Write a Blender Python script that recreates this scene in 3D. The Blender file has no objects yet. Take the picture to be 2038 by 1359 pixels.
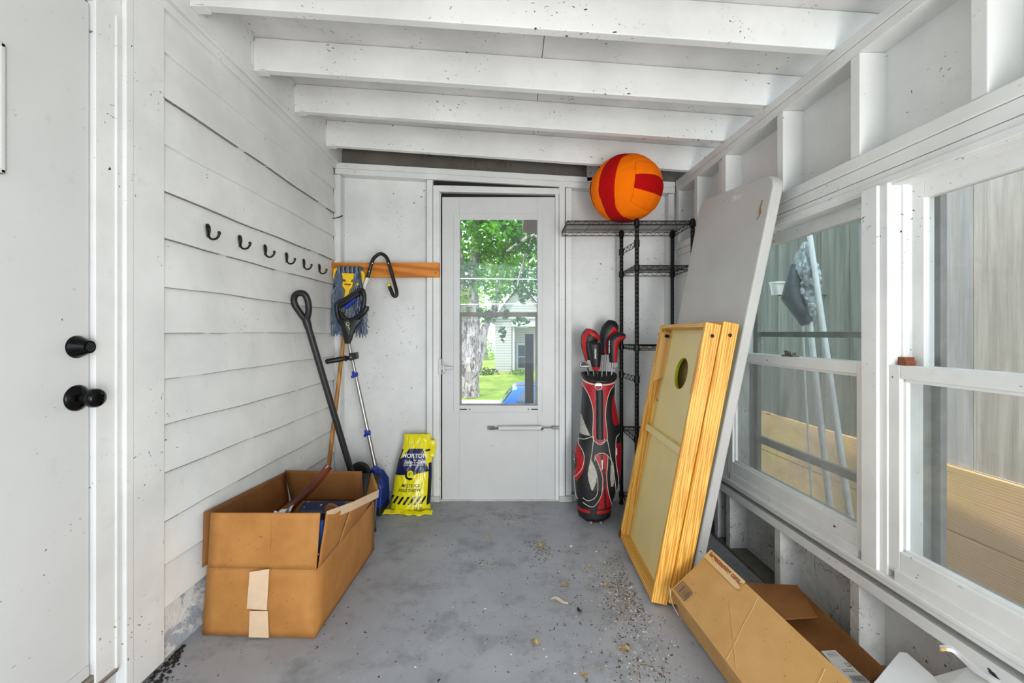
import bpy, bmesh, math, random
from mathutils import Vector, Matrix, noise as mnoise
rnd = random.Random(7)
PI = math.pi
C = bpy.context.scene.collection

# ---- measuring frame: eye at (0,0,H), looking along +Y, focal length F px in a 2038 px wide frame
F, CX, HY, H = 850.0, 1019.0, 662.0, 1.12
def P(px, py, Y):
    return Vector(((px - CX) * Y / F, Y, H + (HY - py) * Y / F))
def FL(px, py, z=0.0):
    return P(px, py, (H - z) * F / (py - HY))

class MB:
    """collects shapes and links them as one mesh object"""
    def __init__(self):
        self.v = []; self.f = []; self.m = []
    def add(self, vs, fs, mi=0):
        b = len(self.v)
        self.v += [Vector(p) for p in vs]
        for f in fs:
            self.f.append([b + i for i in f]); self.m.append(mi)
        return self
    def hexa(self, p, mi=0):
        # p: bottom ring 0-3, top ring 4-7
        return self.add(p, [(0,3,2,1),(4,5,6,7),(0,1,5,4),(1,2,6,5),(2,3,7,6),(3,0,4,7)], mi)
    def box(self, x0, x1, y0, y1, z0, z1, mi=0):
        return self.hexa([(x0,y0,z0),(x1,y0,z0),(x1,y1,z0),(x0,y1,z0),(x0,y0,z1),(x1,y0,z1),(x1,y1,z1),(x0,y1,z1)], mi)
    def obox(self, o, a, b, c, mi=0):
        o = Vector(o); a = Vector(a); b = Vector(b); c = Vector(c)
        return self.hexa([o, o+a, o+a+b, o+b, o+c, o+a+c, o+a+b+c, o+b+c], mi)
    def prism(self, pts, ext, mi=0):
        n = len(pts); pts = [Vector(p) for p in pts]; e = Vector(ext)
        return self.add(pts + [p + e for p in pts],
            [list(range(n))[::-1], list(range(n, 2*n))] + [(i, (i+1) % n, n+(i+1) % n, n+i) for i in range(n)], mi)
    def tube(self, pts, r, seg=10, mi=0, closed=False, flat=None):
        pts = [Vector(p) for p in pts]; n = len(pts)
        rr = r if isinstance(r, (list, tuple)) else [r]*n
        up = None; rings = []
        for i in range(n):
            if closed: t = pts[(i+1) % n] - pts[i-1]
            else: t = pts[min(i+1, n-1)] - pts[max(i-1, 0)]
            if t.length < 1e-9: t = Vector((0,0,1))
            t.normalize()
            if up is None:
                up = t.cross(Vector((0,0,1)))
                if up.length < 1e-3: up = t.cross(Vector((0,1,0)))
                up.normalize()
            else:
                up = up - t * up.dot(t)
                if up.length < 1e-6: up = t.orthogonal()
                up.normalize()
            w = t.cross(up)
            k = flat if flat else 1.0
            rings.append([pts[i] + (up*math.cos(2*PI*j/seg) + w*(k*math.sin(2*PI*j/seg))) * rr[i] for j in range(seg)])
        vs = [p for R_ in rings for p in R_]; fs = []
        for i in range(n if closed else n-1):
            a = i*seg; b = ((i+1) % n)*seg
            for j in range(seg):
                fs.append((a+j, a+(j+1) % seg, b+(j+1) % seg, b+j))
        if not closed:
            fs.append(tuple(range(seg))[::-1]); fs.append(tuple((n-1)*seg + j for j in range(seg)))
        return self.add(vs, fs, mi)
    def loft(self, rings, mi=0, cap=True, mfun=None):
        n = len(rings); s = len(rings[0]); vs = [p for r in rings for p in r]
        base = len(self.v); self.v += [Vector(p) for p in vs]
        for i in range(n-1):
            for j in range(s):
                self.f.append([base+i*s+j, base+i*s+(j+1) % s, base+(i+1)*s+(j+1) % s, base+(i+1)*s+j])
                self.m.append(mfun(i, j) if mfun else mi)
        if cap:
            self.f.append([base+j for j in range(s)][::-1]); self.m.append(mfun(0, 0) if mfun else mi)
            self.f.append([base+(n-1)*s+j for j in range(s)]); self.m.append(mfun(n-1, 0) if mfun else mi)
        return self
    def lathe(self, prof, o, axis=(0,0,1), seg=24, mi=0, cap=True):
        a = Vector(axis).normalized(); u = a.orthogonal().normalized(); w = a.cross(u); o = Vector(o)
        return self.loft([[o + a*h + (u*math.cos(2*PI*j/seg) + w*math.sin(2*PI*j/seg))*r for j in range(seg)] for r, h in prof], mi, cap)
    def grid(self, fn, nu, nv, mfun=None, mi=0, wrap=False):
        base = len(self.v)
        for i in range(nu+1):
            for j in range(nv+1):
                self.v.append(Vector(fn(i/nu, j/nv)))
        for i in range(nu):
            for j in range(nv):
                a = base + i*(nv+1) + j
                self.f.append([a, a+nv+1, a+nv+2, a+1])
                self.m.append(mfun((i+.5)/nu, (j+.5)/nv) if mfun else mi)
        return self
    def build(self, name, mats, parent=None, smooth=None, bevel=0, solid=0, bseg=2, offset=0):
        me = bpy.data.meshes.new(name)
        org = Vector((0,0,0))
        if parent is not None:
            org = world_loc(parent)
        me.from_pydata([tuple(p - org) for p in self.v], [], self.f)
        if not isinstance(mats, (list, tuple)): mats = [mats]
        for m in mats: me.materials.append(m)
        for p, mi in zip(me.polygons, self.m): p.material_index = mi
        bm = bmesh.new(); bm.from_mesh(me)
        if not solid: bmesh.ops.recalc_face_normals(bm, faces=bm.faces)
        bm.to_mesh(me); bm.free()
        if smooth is not None:
            for p in me.polygons: p.use_smooth = True
            me.set_sharp_from_angle(angle=math.radians(smooth))
        o = bpy.data.objects.new(name, me); C.objects.link(o)
        if parent is not None: o.parent = parent
        if solid:
            md = o.modifiers.new('thick', 'SOLIDIFY'); md.thickness = solid; md.offset = offset
        if bevel:
            md = o.modifiers.new('bevel', 'BEVEL'); md.width = bevel; md.segments = bseg; md.limit_method = 'ANGLE'; md.angle_limit = math.radians(40)
        return o

def pieces(mb):
    """the separate connected shapes collected in one MB"""
    par = list(range(len(mb.v)))
    def fi(i):
        while par[i] != i: par[i] = par[par[i]]; i = par[i]
        return i
    for f in mb.f:
        for i in f[1:]: par[fi(i)] = fi(f[0])
    out = {}
    for f, m in zip(mb.f, mb.m): out.setdefault(fi(f[0]), []).append((f, m))
    res = []
    for fs in out.values():
        ids = sorted({i for f, _ in fs for i in f}); mp = {i: k for k, i in enumerate(ids)}
        q = MB(); q.v = [mb.v[i] for i in ids]; q.f = [[mp[i] for i in f] for f, _ in fs]; q.m = [m for _, m in fs]; res.append(q)
    return res
def build_each(mb, name, mats, parent=None, **kw):
    return [q.build(name, mats, parent, **kw) for q in pieces(mb)]
def world_loc(o):
    p = Vector((0,0,0))
    while o is not None:
        p += o.location; o = o.parent
    return p
def thing(name, label, cat, loc=(0,0,0), group=None, kind=None):
    o = bpy.data.objects.new(name, None); C.objects.link(o); o.location = loc
    o.empty_display_size = .05
    return tag(o, label, cat, group, kind)
def tag(o, label=None, cat=None, group=None, kind=None):
    if label: o['label'] = label
    if cat: o['category'] = cat
    if group: o['group'] = group
    if kind: o['kind'] = kind
    return o
def lab(o, text):
    o['label'] = text; return o

def arc(c, r, a0, a1, n, u=(1,0,0), w=(0,0,1)):
    c = Vector(c); u = Vector(u); w = Vector(w)
    return [c + u*(r*math.cos(a0+(a1-a0)*i/n)) + w*(r*math.sin(a0+(a1-a0)*i/n)) for i in range(n+1)]
def smooth_path(pts, n=6):
    pts = [Vector(p) for p in pts]; out = []
    for i in range(len(pts)-1):
        p0 = pts[max(i-1,0)]; p1 = pts[i]; p2 = pts[i+1]; p3 = pts[min(i+2,len(pts)-1)]
        for k in range(n):
            t = k/n
            out.append(.5*((2*p1) + (p2-p0)*t + (2*p0-5*p1+4*p2-p3)*t*t + (3*p1-p0-3*p2+p3)*t**3))
    out.append(pts[-1]); return out

def text_mesh(body, size, fn, mi=0, bold=True, maxlen=.006):
    """letters as geometry; fn maps letter-plane (x,y) to the surface they are printed on"""
    cu = bpy.data.curves.new('txt', 'FONT'); cu.body = body; cu.size = size; cu.align_x = 'CENTER'; cu.align_y = 'CENTER'
    if bold: cu.offset = size*.018
    cu.resolution_u = 3
    ob = bpy.data.objects.new('txt', cu); C.objects.link(ob)
    dg = bpy.context.evaluated_depsgraph_get()
    me = bpy.data.meshes.new_from_object(ob.evaluated_get(dg))
    bm = bmesh.new(); bm.from_mesh(me)
    bmesh.ops.triangulate(bm, faces=bm.faces)
    for _ in range(3):
        es = [e for e in bm.edges if e.calc_length() > maxlen]
        if not es: break
        bmesh.ops.subdivide_edges(bm, edges=es, cuts=1)
        bmesh.ops.triangulate(bm, faces=[f for f in bm.faces if len(f.verts) > 3])
    mb = MB(); bm.verts.ensure_lookup_table()
    mb.add([fn(v.co.x, v.co.y) for v in bm.verts], [[v.index for v in f.verts] for f in bm.faces], mi)
    bm.free(); C.objects.unlink(ob); bpy.data.objects.remove(ob); bpy.data.curves.remove(cu); bpy.data.meshes.remove(me)
    return mb

# ---------------------------------------------------------------- materials
def srgb(r, g, b):
    f = lambda c: (c/255/12.92) if c/255 <= .04045 else ((c/255+.055)/1.055)**2.4
    return (f(r), f(g), f(b), 1)
class NT:
    def __init__(self, name):
        self.mat = bpy.data.materials.new(name); self.mat.use_nodes = True
        self.t = self.mat.node_tree; self.t.nodes.clear()
        self.out = self.n('ShaderNodeOutputMaterial')
    def n(self, kind, **kw):
        nd = self.t.nodes.new(kind)
        for k, v in kw.items():
            if hasattr(nd, k) and k not in ('Scale',): setattr(nd, k, v)
        return nd
    def l(self, a, b): self.t.links.new(a, b)
    def pos(self, scale=(1,1,1), obj=False, rot=(0,0,0)):
        mp = self.n('ShaderNodeMapping'); mp.inputs['Scale'].default_value = scale; mp.inputs['Rotation'].default_value = rot
        if obj:
            tc = self.n('ShaderNodeTexCoord'); self.l(tc.outputs['Object'], mp.inputs['Vector'])
        else:
            g = self.n('ShaderNodeNewGeometry'); self.l(g.outputs['Position'], mp.inputs['Vector'])
        return mp.outputs['Vector']
    def noise(self, vec, scale, detail=3, rough=.55, dist=0):
        nd = self.n('ShaderNodeTexNoise'); nd.inputs['Scale'].default_value = scale; nd.inputs['Detail'].default_value = detail
        nd.inputs['Roughness'].default_value = rough; nd.inputs['Distortion'].default_value = dist
        self.l(vec, nd.inputs['Vector']); return nd.outputs['Fac']
    def ramp(self, fac, stops):
        nd = self.n('ShaderNodeValToRGB'); cr = nd.color_ramp
        while len(cr.elements) < len(stops): cr.elements.new(.5)
        for e, (p, c) in zip(cr.elements, stops):
            e.position = p; e.color = c if len(c) == 4 else (*c, 1)
        self.l(fac, nd.inputs['Fac']); return nd.outputs['Color']
    def mix(self, fac, a, b, mode='MIX'):
        nd = self.n('ShaderNodeMix', data_type='RGBA', blend_type=mode)
        for sock, val in ((nd.inputs['Factor'], fac), (nd.inputs['A'] if False else nd.inputs[6], a), (nd.inputs[7], b)):
            if isinstance(val, bpy.types.NodeSocket): self.l(val, sock)
            else: sock.default_value = val
        return nd.outputs[2]
    def math(self, op, a, b=0.0):
        nd = self.n('ShaderNodeMath', operation=op)
        for s, val in zip(nd.inputs, (a, b)):
            if isinstance(val, bpy.types.NodeSocket): self.l(val, s)
            else: s.default_value = val
        return nd.outputs[0]
    def bsdf(self, color, rough=.5, metal=0, spec=.5, bump=None, bstr=.2, bdist=.01, **kw):
        b = self.n('ShaderNodeBsdfPrincipled')
        for s, val in ((b.inputs['Base Color'], color), (b.inputs['Roughness'], rough)):
            if isinstance(val, bpy.types.NodeSocket): self.l(val, s)
            else: s.default_value = val
        b.inputs['Metallic'].default_value = metal; b.inputs['Specular IOR Level'].default_value = spec
        for k, v in kw.items(): b.inputs[k].default_value = v
        if bump is not None:
            bp = self.n('ShaderNodeBump'); bp.inputs['Strength'].default_value = bstr; bp.inputs['Distance'].default_value = bdist
            self.l(bump, bp.inputs['Height']); self.l(bp.outputs['Normal'], b.inputs['Normal'])
        self.l(b.outputs['BSDF'], self.out.inputs['Surface']); return b
BLK = (0,0,0,1); WHT = (1,1,1,1)

def paint(name, col, specks=.69, veins=0.0, blotch=.06, rough=.45, grain=(1,1,1), speck_col=(40,38,34)):
    m = NT(name); p = m.pos(); c = srgb(*col)
    big = m.noise(p, 2.2, 5, .6)
    c2 = tuple(x*(1-blotch*2.2) for x in c[:3]) + (1,)
    base = m.mix(m.ramp(big, [(.35, BLK), (.7, WHT)]), c, c2)
    fine = m.noise(m.pos(grain), 14, 5, .65)
    base = m.mix(m.ramp(fine, [(.62, BLK), (.8, (.35,.35,.35,1))]), base, srgb(*[int(x*.8) for x in col]))
    s1 = m.noise(m.pos((1,1,1.4)), 62, 2, .5, .6)
    gate = m.noise(p, 5, 2, .5)
    sp = m.math('MULTIPLY', m.ramp(s1, [(specks, BLK), (specks+.035, WHT)]), m.ramp(gate, [(.50, BLK), (.60, WHT)]))
    base = m.mix(sp, base, srgb(*speck_col))
    if veins:
        vn = m.noise(m.pos((1,1,.7)), 5.5, 4, .6, 1.6)
        d = m.math('ABSOLUTE', m.math('SUBTRACT', vn, .5))
        vm = m.math('MULTIPLY', m.ramp(d, [(.0, WHT), (.016, BLK)]), m.ramp(m.noise(p, 6, 3), [(.5, BLK), (.62, (veins,)*3+(1,))]))
        base = m.mix(vm, base, srgb(62, 54, 46))
        grime = m.ramp(m.noise(p, 4, 6, .7), [(.45, BLK), (.75, (veins*.7,)*3+(1,))])
        base = m.mix(grime, base, srgb(120, 116, 110))
    m.bsdf(base, rough, 0, .4, fine, .15, .004)
    return m.mat

def plain(name, col, rough=.5, metal=0, spec=.5, var=.12, scale=30, bump=0, **kw):
    m = NT(name); c = srgb(*col); p = m.pos(obj=True)
    nz = m.noise(p, scale, 4, .6)
    c2 = tuple(x*(1-var) for x in c[:3]) + (1,)
    base = m.mix(m.ramp(nz, [(.35, BLK), (.7, WHT)]), c, c2)
    m.bsdf(base, rough, metal, spec, nz if bump else None, bump, .004, **kw)
    return m.mat

def wood(name, light, dark, axis='Z', scale=9, stretch=.06, rough=.45, rings=26, dist=5.5):
    """grain lines run along the given axis"""
    m = NT(name)
    sc = {'X': (stretch,1,1), 'Y': (1,stretch,1), 'Z': (1,1,stretch)}[axis]
    p = m.pos(sc, obj=True)
    w = m.n('ShaderNodeTexWave', wave_type='BANDS', bands_direction='DIAGONAL'); w.inputs['Scale'].default_value = rings
    w.inputs['Distortion'].default_value = dist; w.inputs['Detail'].default_value = 3; w.inputs['Detail Scale'].default_value = 1.4
    m.l(p, w.inputs['Vector'])
    nz = m.noise(p, scale*4, 4, .6)
    base = m.mix(m.ramp(w.outputs['Fac'], [(.15, BLK), (.85, WHT)]), srgb(*light), srgb(*dark))
    base = m.mix(m.ramp(nz, [(.45, BLK), (.8, (.5,.5,.5,1))]), base, srgb(*[int(x*.75) for x in light]))
    m.bsdf(base, rough, 0, .4, w.outputs['Fac'], .05, .002)
    return m.mat

def glass(name, dirt=.12, tint=(1,1,1,1), dcol=(190,190,186)):
    m = NT(name); p = m.pos((1,1,.8))
    tr = m.n('ShaderNodeBsdfTransparent'); tr.inputs['Color'].default_value = tint
    gl = m.n('ShaderNodeBsdfGlossy'); gl.inputs['Roughness'].default_value = .03
    lw = m.n('ShaderNodeLayerWeight'); lw.inputs['Blend'].default_value = .5
    fr = m.math('ADD', m.math('MULTIPLY', m.math('POWER', lw.outputs['Facing'], 5.0), .9), .03)
    mx = m.n('ShaderNodeMixShader'); m.l(fr, mx.inputs[0]); m.l(tr.outputs[0], mx.inputs[1]); m.l(gl.outputs[0], mx.inputs[2])
    df = m.n('ShaderNodeBsdfDiffuse'); df.inputs['Color'].default_value = srgb(*dcol)
    nz = m.ramp(m.noise(p, 4, 6, .7, .6), [(.3, (dirt*.5,)*3+(1,)), (.75, (dirt*1.6,)*3+(1,))])
    mx2 = m.n('ShaderNodeMixShader'); m.l(nz, mx2.inputs[0]); m.l(mx.outputs[0], mx2.inputs[1]); m.l(df.outputs[0], mx2.inputs[2])
    m.l(mx2.outputs[0], m.out.inputs['Surface'])
    return m.mat

M = {}
M['paint'] = paint('white_paint', (236,236,233), blotch=.09)
M['siding'] = paint('white_siding_paint', (240,240,237), specks=.715, blotch=.09)
M['ceil'] = paint('white_roof_deck_paint', (232,230,226), specks=.66, blotch=.12, grain=(.5,1,1))
M['raft'] = paint('white_rafter_paint', (241,240,236), specks=.675, blotch=.08)
M['dirty'] = paint('grimy_white_paint', (216,215,212), specks=.64, veins=.85, blotch=.14)
M['grime'] = paint('grimy_and_shaded_wood', (112,108,98), specks=.6, veins=.9, blotch=.2)
M['door'] = paint('door_paint', (214,214,212), specks=.72, blotch=.04, rough=.35)
M['gap'] = plain('dark_crack', (34,31,28), .9)
M['crack'] = plain('crack_and_lap_shade', (150,145,138), .9, var=.5, scale=60)
M['black_metal'] = plain('black_metal', (20,19,19), .35, .3, .5, .3)
M['bronze'] = plain('black_bronze_hardware', (17,16,18), .12, .7, .6, .2)
M['grey_metal'] = plain('dull_grey_metal', (120,118,114), .4, .6)
M['storm'] = plain('weathered_storm_frame', (150,149,145), .6, .1, .4, .35, 14)
M['glass'] = glass('door_glass', .012)
M['glass_dirty'] = glass('smeared_window_glass', .07, (.90,.95,.93,1))
M['glass_hazy'] = glass('hazy_window_glass', .30, (.93,.96,.95,1))
M['glass_clear'] = glass('dusty_window_glass', .10, (.95,.97,.97,1))

def floor_mat():
    m = NT('painted_concrete'); p = m.pos()
    c = srgb(170,172,177)
    big = m.noise(p, 1.6, 6, .65, .4)
    base = m.mix(m.ramp(big, [(.35, BLK), (.68, WHT)]), c, srgb(146,147,150))
    mid = m.noise(m.pos((1,1,1)), 6, 6, .7)
    base = m.mix(m.ramp(mid, [(.50, BLK), (.72, (.75,.75,.75,1))]), base, srgb(116,116,117))
    st = m.noise(p, 3.3, 5, .7, 1.2)
    base = m.mix(m.ramp(st, [(.6, BLK), (.72, (.5,.5,.5,1))]), base, srgb(124,118,110))
    w = m.noise(p, 60, 2, .5)
    base = m.mix(m.ramp(w, [(.735, BLK), (.76, WHT)]), base, srgb(205,205,203))
    d = m.noise(m.pos((1,1.1,1), rot=(0,0,.5)), 48, 2, .5, .4)
    base = m.mix(m.ramp(d, [(.705, BLK), (.73, WHT)]), base, srgb(40,38,36))
    m.bsdf(base, m.ramp(mid, [(.3, (.42,)*3+(1,)), (.7, (.65,)*3+(1,))]), 0, .4, mid, .12, .006)
    return m.mat
M['floor'] = floor_mat()
def foundation_mat():
    m = NT('painted_masonry'); p = m.pos()
    a = m.noise(p, 5, 5, .6, 1)
    base = m.mix(m.ramp(a, [(.53, BLK), (.58, WHT)]), srgb(232,231,228), srgb(176,184,192))
    b = m.noise(p, 9, 6, .75, .6)
    base = m.mix(m.ramp(b, [(.6, BLK), (.72, (.8,.8,.8,1))]), base, srgb(120,122,126))
    m.bsdf(base, .6, 0, .4, b, .6, .02)
    return m.mat
M['masonry'] = foundation_mat()
# ---------------------------------------------------------------- camera
cam = bpy.data.cameras.new('camera'); co = bpy.data.objects.new('camera', cam); C.objects.link(co)
co.location = (0, 0, H); co.rotation_euler = (PI/2, 0, 0)
cam.sensor_width = 36; cam.sensor_fit = 'HORIZONTAL'; cam.lens = F/2038*36
cam.shift_x = 0.0; cam.shift_y = -(679.5-HY)/2038; cam.clip_start = .02; cam.clip_end = 300
bpy.context.scene.camera = co

YB, YF = 2.84, -1.35          # back wall frame face, open front end
XL = -1.19
def ceil_z(x): return 2.437 - .0715*(x + 1.15)
def raft_z(x): return 2.2925 - .0700*(x + 1.15)
def W(Y, d, Z): return Vector((1.2183 - .0459*Y + d, Y, Z))
def wbox(mb, y0, y1, d0, d1, z0, z1, mi=0):
    return mb.hexa([W(y0,d0,z0), W(y0,d1,z0), W(y1,d1,z0), W(y1,d0,z0), W(y0,d0,z1), W(y0,d1,z1), W(y1,d1,z1), W(y1,d0,z1)], mi)

# ---------------------------------------------------------------- floor
mb = MB()
mb.box(XL-.15, 1.42, YF, 3.0, -.12, 0)
floor = tag(mb.build('floor', M['floor']), 'grey painted concrete porch floor with scattered dirt', 'floor', kind='structure')

# ---------------------------------------------------------------- left wall with lapped siding
wl = thing('wall_left', 'white painted clapboard house wall beside the porch', 'wall', (XL, 2.0, 0), kind='structure')
mb = MB()
lev = [.19,.335,.485,.645,.808,.965,1.12,1.276,1.437,1.60,1.76,1.917,2.07,2.235]
YS0 = 1.4417
def siding_run(mb, y0, y1):
    for a, b in zip(lev[:-1], lev[1:]):
        n = 14
        for i in range(n):
            ya = y0 + (y1-y0)*i/n; yb = y0 + (y1-y0)*(i+1)/n
            wob = lambda y: .0022*math.sin(y*5+a*9) + .0015*math.sin(y*13+a*23)
            pts = []
            for y in (ya, yb):
                za = a + wob(y)
                pts.append([(XL-.02, y, za), (XL+.016, y, za), (XL+.017, y, za+.002), (XL+.001, y, b+.004), (XL-.02, y, b+.004)])
            mb.add(pts[0] + pts[1], [(0,1,6,5),(1,2,7,6),(2,3,8,7)])
siding_run(mb, YS0, YB-.004)
mb.box(XL-.05, XL-.018, YF, YB+.1, 0, 2.44)
mb.build('siding', M['siding'], wl)
for a in lev[1:-1]:  # strips under the laps: caulk cracks plus lap shadow, both put in as colour
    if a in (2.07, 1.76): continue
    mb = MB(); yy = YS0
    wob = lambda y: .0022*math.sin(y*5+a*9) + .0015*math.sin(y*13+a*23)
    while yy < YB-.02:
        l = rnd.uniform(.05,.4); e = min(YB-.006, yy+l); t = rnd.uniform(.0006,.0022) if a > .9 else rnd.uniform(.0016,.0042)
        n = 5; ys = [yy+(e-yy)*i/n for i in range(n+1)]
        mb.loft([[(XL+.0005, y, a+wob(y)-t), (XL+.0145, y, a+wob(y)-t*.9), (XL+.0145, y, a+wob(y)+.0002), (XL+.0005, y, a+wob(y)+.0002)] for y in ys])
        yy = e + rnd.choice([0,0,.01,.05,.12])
    tag(mb.build('lap_crack_shade', M['crack'], wl), kind='stuff')
mb = MB(); mb.box(XL-.05, XL-.004, YS0, YB+.06, -.02, .192)
mb.grid(lambda u, v: (XL-.002+.006*mnoise.noise(Vector((u*9, v*3, 1))), YS0+u*(YB-YS0), v*.188), 60, 12)
mb.build('foundation', M['masonry'], wl, smooth=60)
mb = MB(); mb.box(XL-.02, XL+.018, 1.321, YS0, .012, 2.30)
mb.build('corner_board', M['paint'], wl, bevel=.003)
mb = MB(); mb.box(XL-.02, XL+.010, YF, .15, .0, 2.30)
mb.build('wall_panel', M['paint'], wl, bevel=.003)
# dirt caught at the wall foot
mb = MB()
for i in range(260):
    y = 1.33 + .20*rnd.random()**1.3; x = XL + .012 + abs(rnd.gauss(0, .035))*(1.5-1.4*min(1,(y-1.33)/.2)); s = rnd.uniform(.0015, .006)
    mb.lathe([(s*.2,0),(s,s*.25),(s*.7,s*.6),(s*.1,s*.8)], (x,y,0), (rnd.uniform(-.3,.3),rnd.uniform(-.3,.3),1), 6)
tag(mb.build('floor_dirt', M['gap']), 'dark crumbled dirt along the foot of the clapboard wall by the door casing', 'dirt', kind='stuff')
# ledger and the strip under it
mb = MB(); mb.box(XL-.02, XL+.04, YF, YB+.08, 2.243, 2.46)
mb.build('ledger_board', M['paint'], wl, bevel=.003)
mb = MB()
mb.box(XL-.02, XL+.024, 1.32, YB-.002, 2.214, 2.243); mb.box(XL-.02, XL+.034, 1.32, YB-.002, 2.246, 2.262)
mb.build('ledger_strip', M['paint'], wl, bevel=.003)

# ---------------------------------------------------------------- entry door in the left wall
d2 = thing('door_2', 'white painted house door with black deadbolt and knob', 'door', (XL, .7, .15), kind='structure')
mb = MB()
mb.box(XL-.045, XL-.004, .25, 1.206, .155, 2.05)
mb.build('door_leaf', M['door'], d2, bevel=.002)
mb = MB()   # raised panel mould at the upper part of the leaf
for (z0, z1) in ((1.49, 1.795),):
    y1 = 1.0; y0 = .4
    mb.box(XL-.006, XL+.006, y0, y1, z1-.012, z1); mb.box(XL-.006, XL+.006, y0, y1, z0, z0+.012); mb.box(XL-.006, XL+.006, y1-.012, y1, z0, z1)
    mb.box(XL-.006, XL+.001, y0, y1-.012, z0+.012, z1-.012)
mb.build('panel_mould', M['door'], d2, bevel=.003)
mb = MB(); mb.box(XL-.05, XL-.015, 1.2, 1.24, .14, 2.06); mb.build('shadow_gap', M['gap'], d2)
mb = MB(); mb.box(XL-.03, XL+.008, 1.212, 1.292, .12, 2.30); mb.box(XL-.03, XL+.012, 1.272, 1.281, .12, 2.066)
mb.box(XL-.03, XL+.004, .1, 1.215, 2.06, 2.30)
mb.build('casing', M['paint'], d2, bevel=.002)
mb = MB(); mb.box(XL-.03, XL+.020, 1.294, 1.323, .02, 2.30); mb.build('casing_bead', M['paint'], d2, bevel=.004)
mb = MB(); mb.box(XL-.05, XL+.004, .2, 1.29, .10, .150); mb.build('threshold', wood('weathered_sill_wood', (150,138,125), (112,100,90), 'Y'), d2, bevel=.004)
mb = MB(); mb.box(XL-.05, XL-.01, .2, 1.3, -.01, .10); mb.build('riser', M['dirty'], d2)
mb = MB(); mb.box(XL-.004, XL+.002, .25, 1.2, .155, .185); mb.build('kick_strip', M['door'], d2, bevel=.001)
bx, by = XL-.004, 1.1716
mb = MB(); mb.lathe([(.0,0),(.031,0),(.031,.003),(.029,.006),(.0185,.034),(.0175,.036),(.0,.036)], (bx, by, 1.081), (1,0,0), 32)
db = mb.build('deadbolt', M['bronze'], d2, smooth=40)
mb = MB(); mb.lathe([(.0,0),(.0125,0),(.0125,.0015),(.0,.0015)], (bx+.036, by, 1.081), (1,0,0), 24); mb.box(bx+.037, bx+.038, by-.001, by+.001, 1.077, 1.085)
mb.build('keyway', M['black_metal'], db, smooth=40)
mb = MB(); mb.lathe([(0,0),(.0355,0),(.0355,.003),(.033,.006),(.024,.011),(.013,.016),(.012,.03),(.016,.033),(.023,.038),(.0262,.045),(.0262,.047),(.0255,.048),(.0262,.049),(.0255,.056),(.021,.063),(.012,.066),(.011,.064),(0,.064)], (bx, by, .941), (1,0,0), 36)
mb.build('door_knob', M['bronze'], d2, smooth=50)

# ---------------------------------------------------------------- ceiling: roof deck and rafters
ce = thing('ceiling', 'white painted sloping porch ceiling of exposed rafters', 'ceiling', (0, 1.4, 2.3), kind='structure')
mb = MB()
for x0, x1 in ((-1.25,.132),(.135,1.38)):
    ys = [YF, .62, 3.08]
    for y0, y1 in zip(ys[:-1], ys[1:]):
        mb.hexa([(x0,y0,ceil_z(x0)),(x1,y0,ceil_z(x1)),(x1,y1-.002,ceil_z(x1)),(x0,y1-.002,ceil_z(x0)),
                 (x0,y0,ceil_z(x0)+.02),(x1,y0,ceil_z(x1)+.02),(x1,y1-.002,ceil_z(x1)+.02),(x0,y1-.002,ceil_z(x0)+.02)])
mb.build('roof_deck', M['ceil'], ce)
mb = MB(); mb.hexa([(-1.5,YF-.2,2.50),(1.40,YF-.2,2.295),(1.40,3.2,2.295),(-1.5,3.2,2.50),(-1.5,YF-.2,2.56),(1.40,YF-.2,2.355),(1.40,3.2,2.355),(-1.5,3.2,2.56)])
mb.build('roofing', M['gap'], ce)
for yf in (-1.20, -.78, -.38, .02, .40, .78, 1.15, 1.525, 1.902, 2.257, 2.642):
    mb = MB(); x0, x1 = XL+.043, 1.36; th = .036; s = 0.0
    zt = lambda x: ceil_z(x)-.001
    zb = lambda x: raft_z(x) - (.012 if yf > 2.6 else 0)
    mb.hexa([(x0,yf,zb(x0)),(x1,yf,zb(x1)),(x1,yf+th,zb(x1)),(x0,yf+th,zb(x0)),(x0,yf,zt(x0)),(x1,yf,zt(x1)),(x1,yf+th,zt(x1)),(x0,yf+th,zt(x0))])
    r = mb.build('rafter', M['raft'], ce, bevel=.003)
    if yf > 1:
        hb = MB(); z0 = zb(x0); a = x0 - .002
        hb.prism([(a,yf-.003,z0-.004),(a+.055,yf-.003,z0-.007),(a+.036,yf-.003,z0+.012),(a+.016,yf-.003,z0+.04),(a+.014,yf-.003,z0+.128),(a,yf-.003,z0+.128)], (0,.0028,0))
        hb.box(a, a+.05, yf-.003, yf+th+.003, z0-.008, z0-.002)
        hb.box(a-.0005, a+.0025, yf-.024, yf+.002, z0+.012, z0+.12)
        for q in (.03,.10): hb.lathe([(.004,0),(.003,.003),(0,.004)], (a+.003, yf-.013, z0+q), (1,0,0), 8)
        hb.build('joist_hanger', M['raft'], r, bevel=.002)
mb = MB(); x0, x1 = XL+.04, 1.36
mb.hexa([(x0,2.90,ceil_z(x0)-.15),(x1,2.90,ceil_z(x1)-.15),(x1,2.94,ceil_z(x1)-.15),(x0,2.94,ceil_z(x0)-.15),(x0,2.90,ceil_z(x0)),(x1,2.90,ceil_z(x1)),(x1,2.94,ceil_z(x1)),(x0,2.94,ceil_z(x0))])
mb.hexa([(x0,2.885,ceil_z(x0)-.20),(x1,2.885,ceil_z(x1)-.20),(x1,2.93,ceil_z(x1)-.20),(x0,2.93,ceil_z(x0)-.20),(x0,2.885,ceil_z(x0)-.085),(x1,2.885,ceil_z(x1)-.085),(x1,2.93,ceil_z(x1)-.085),(x0,2.93,ceil_z(x0)-.085)])
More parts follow.
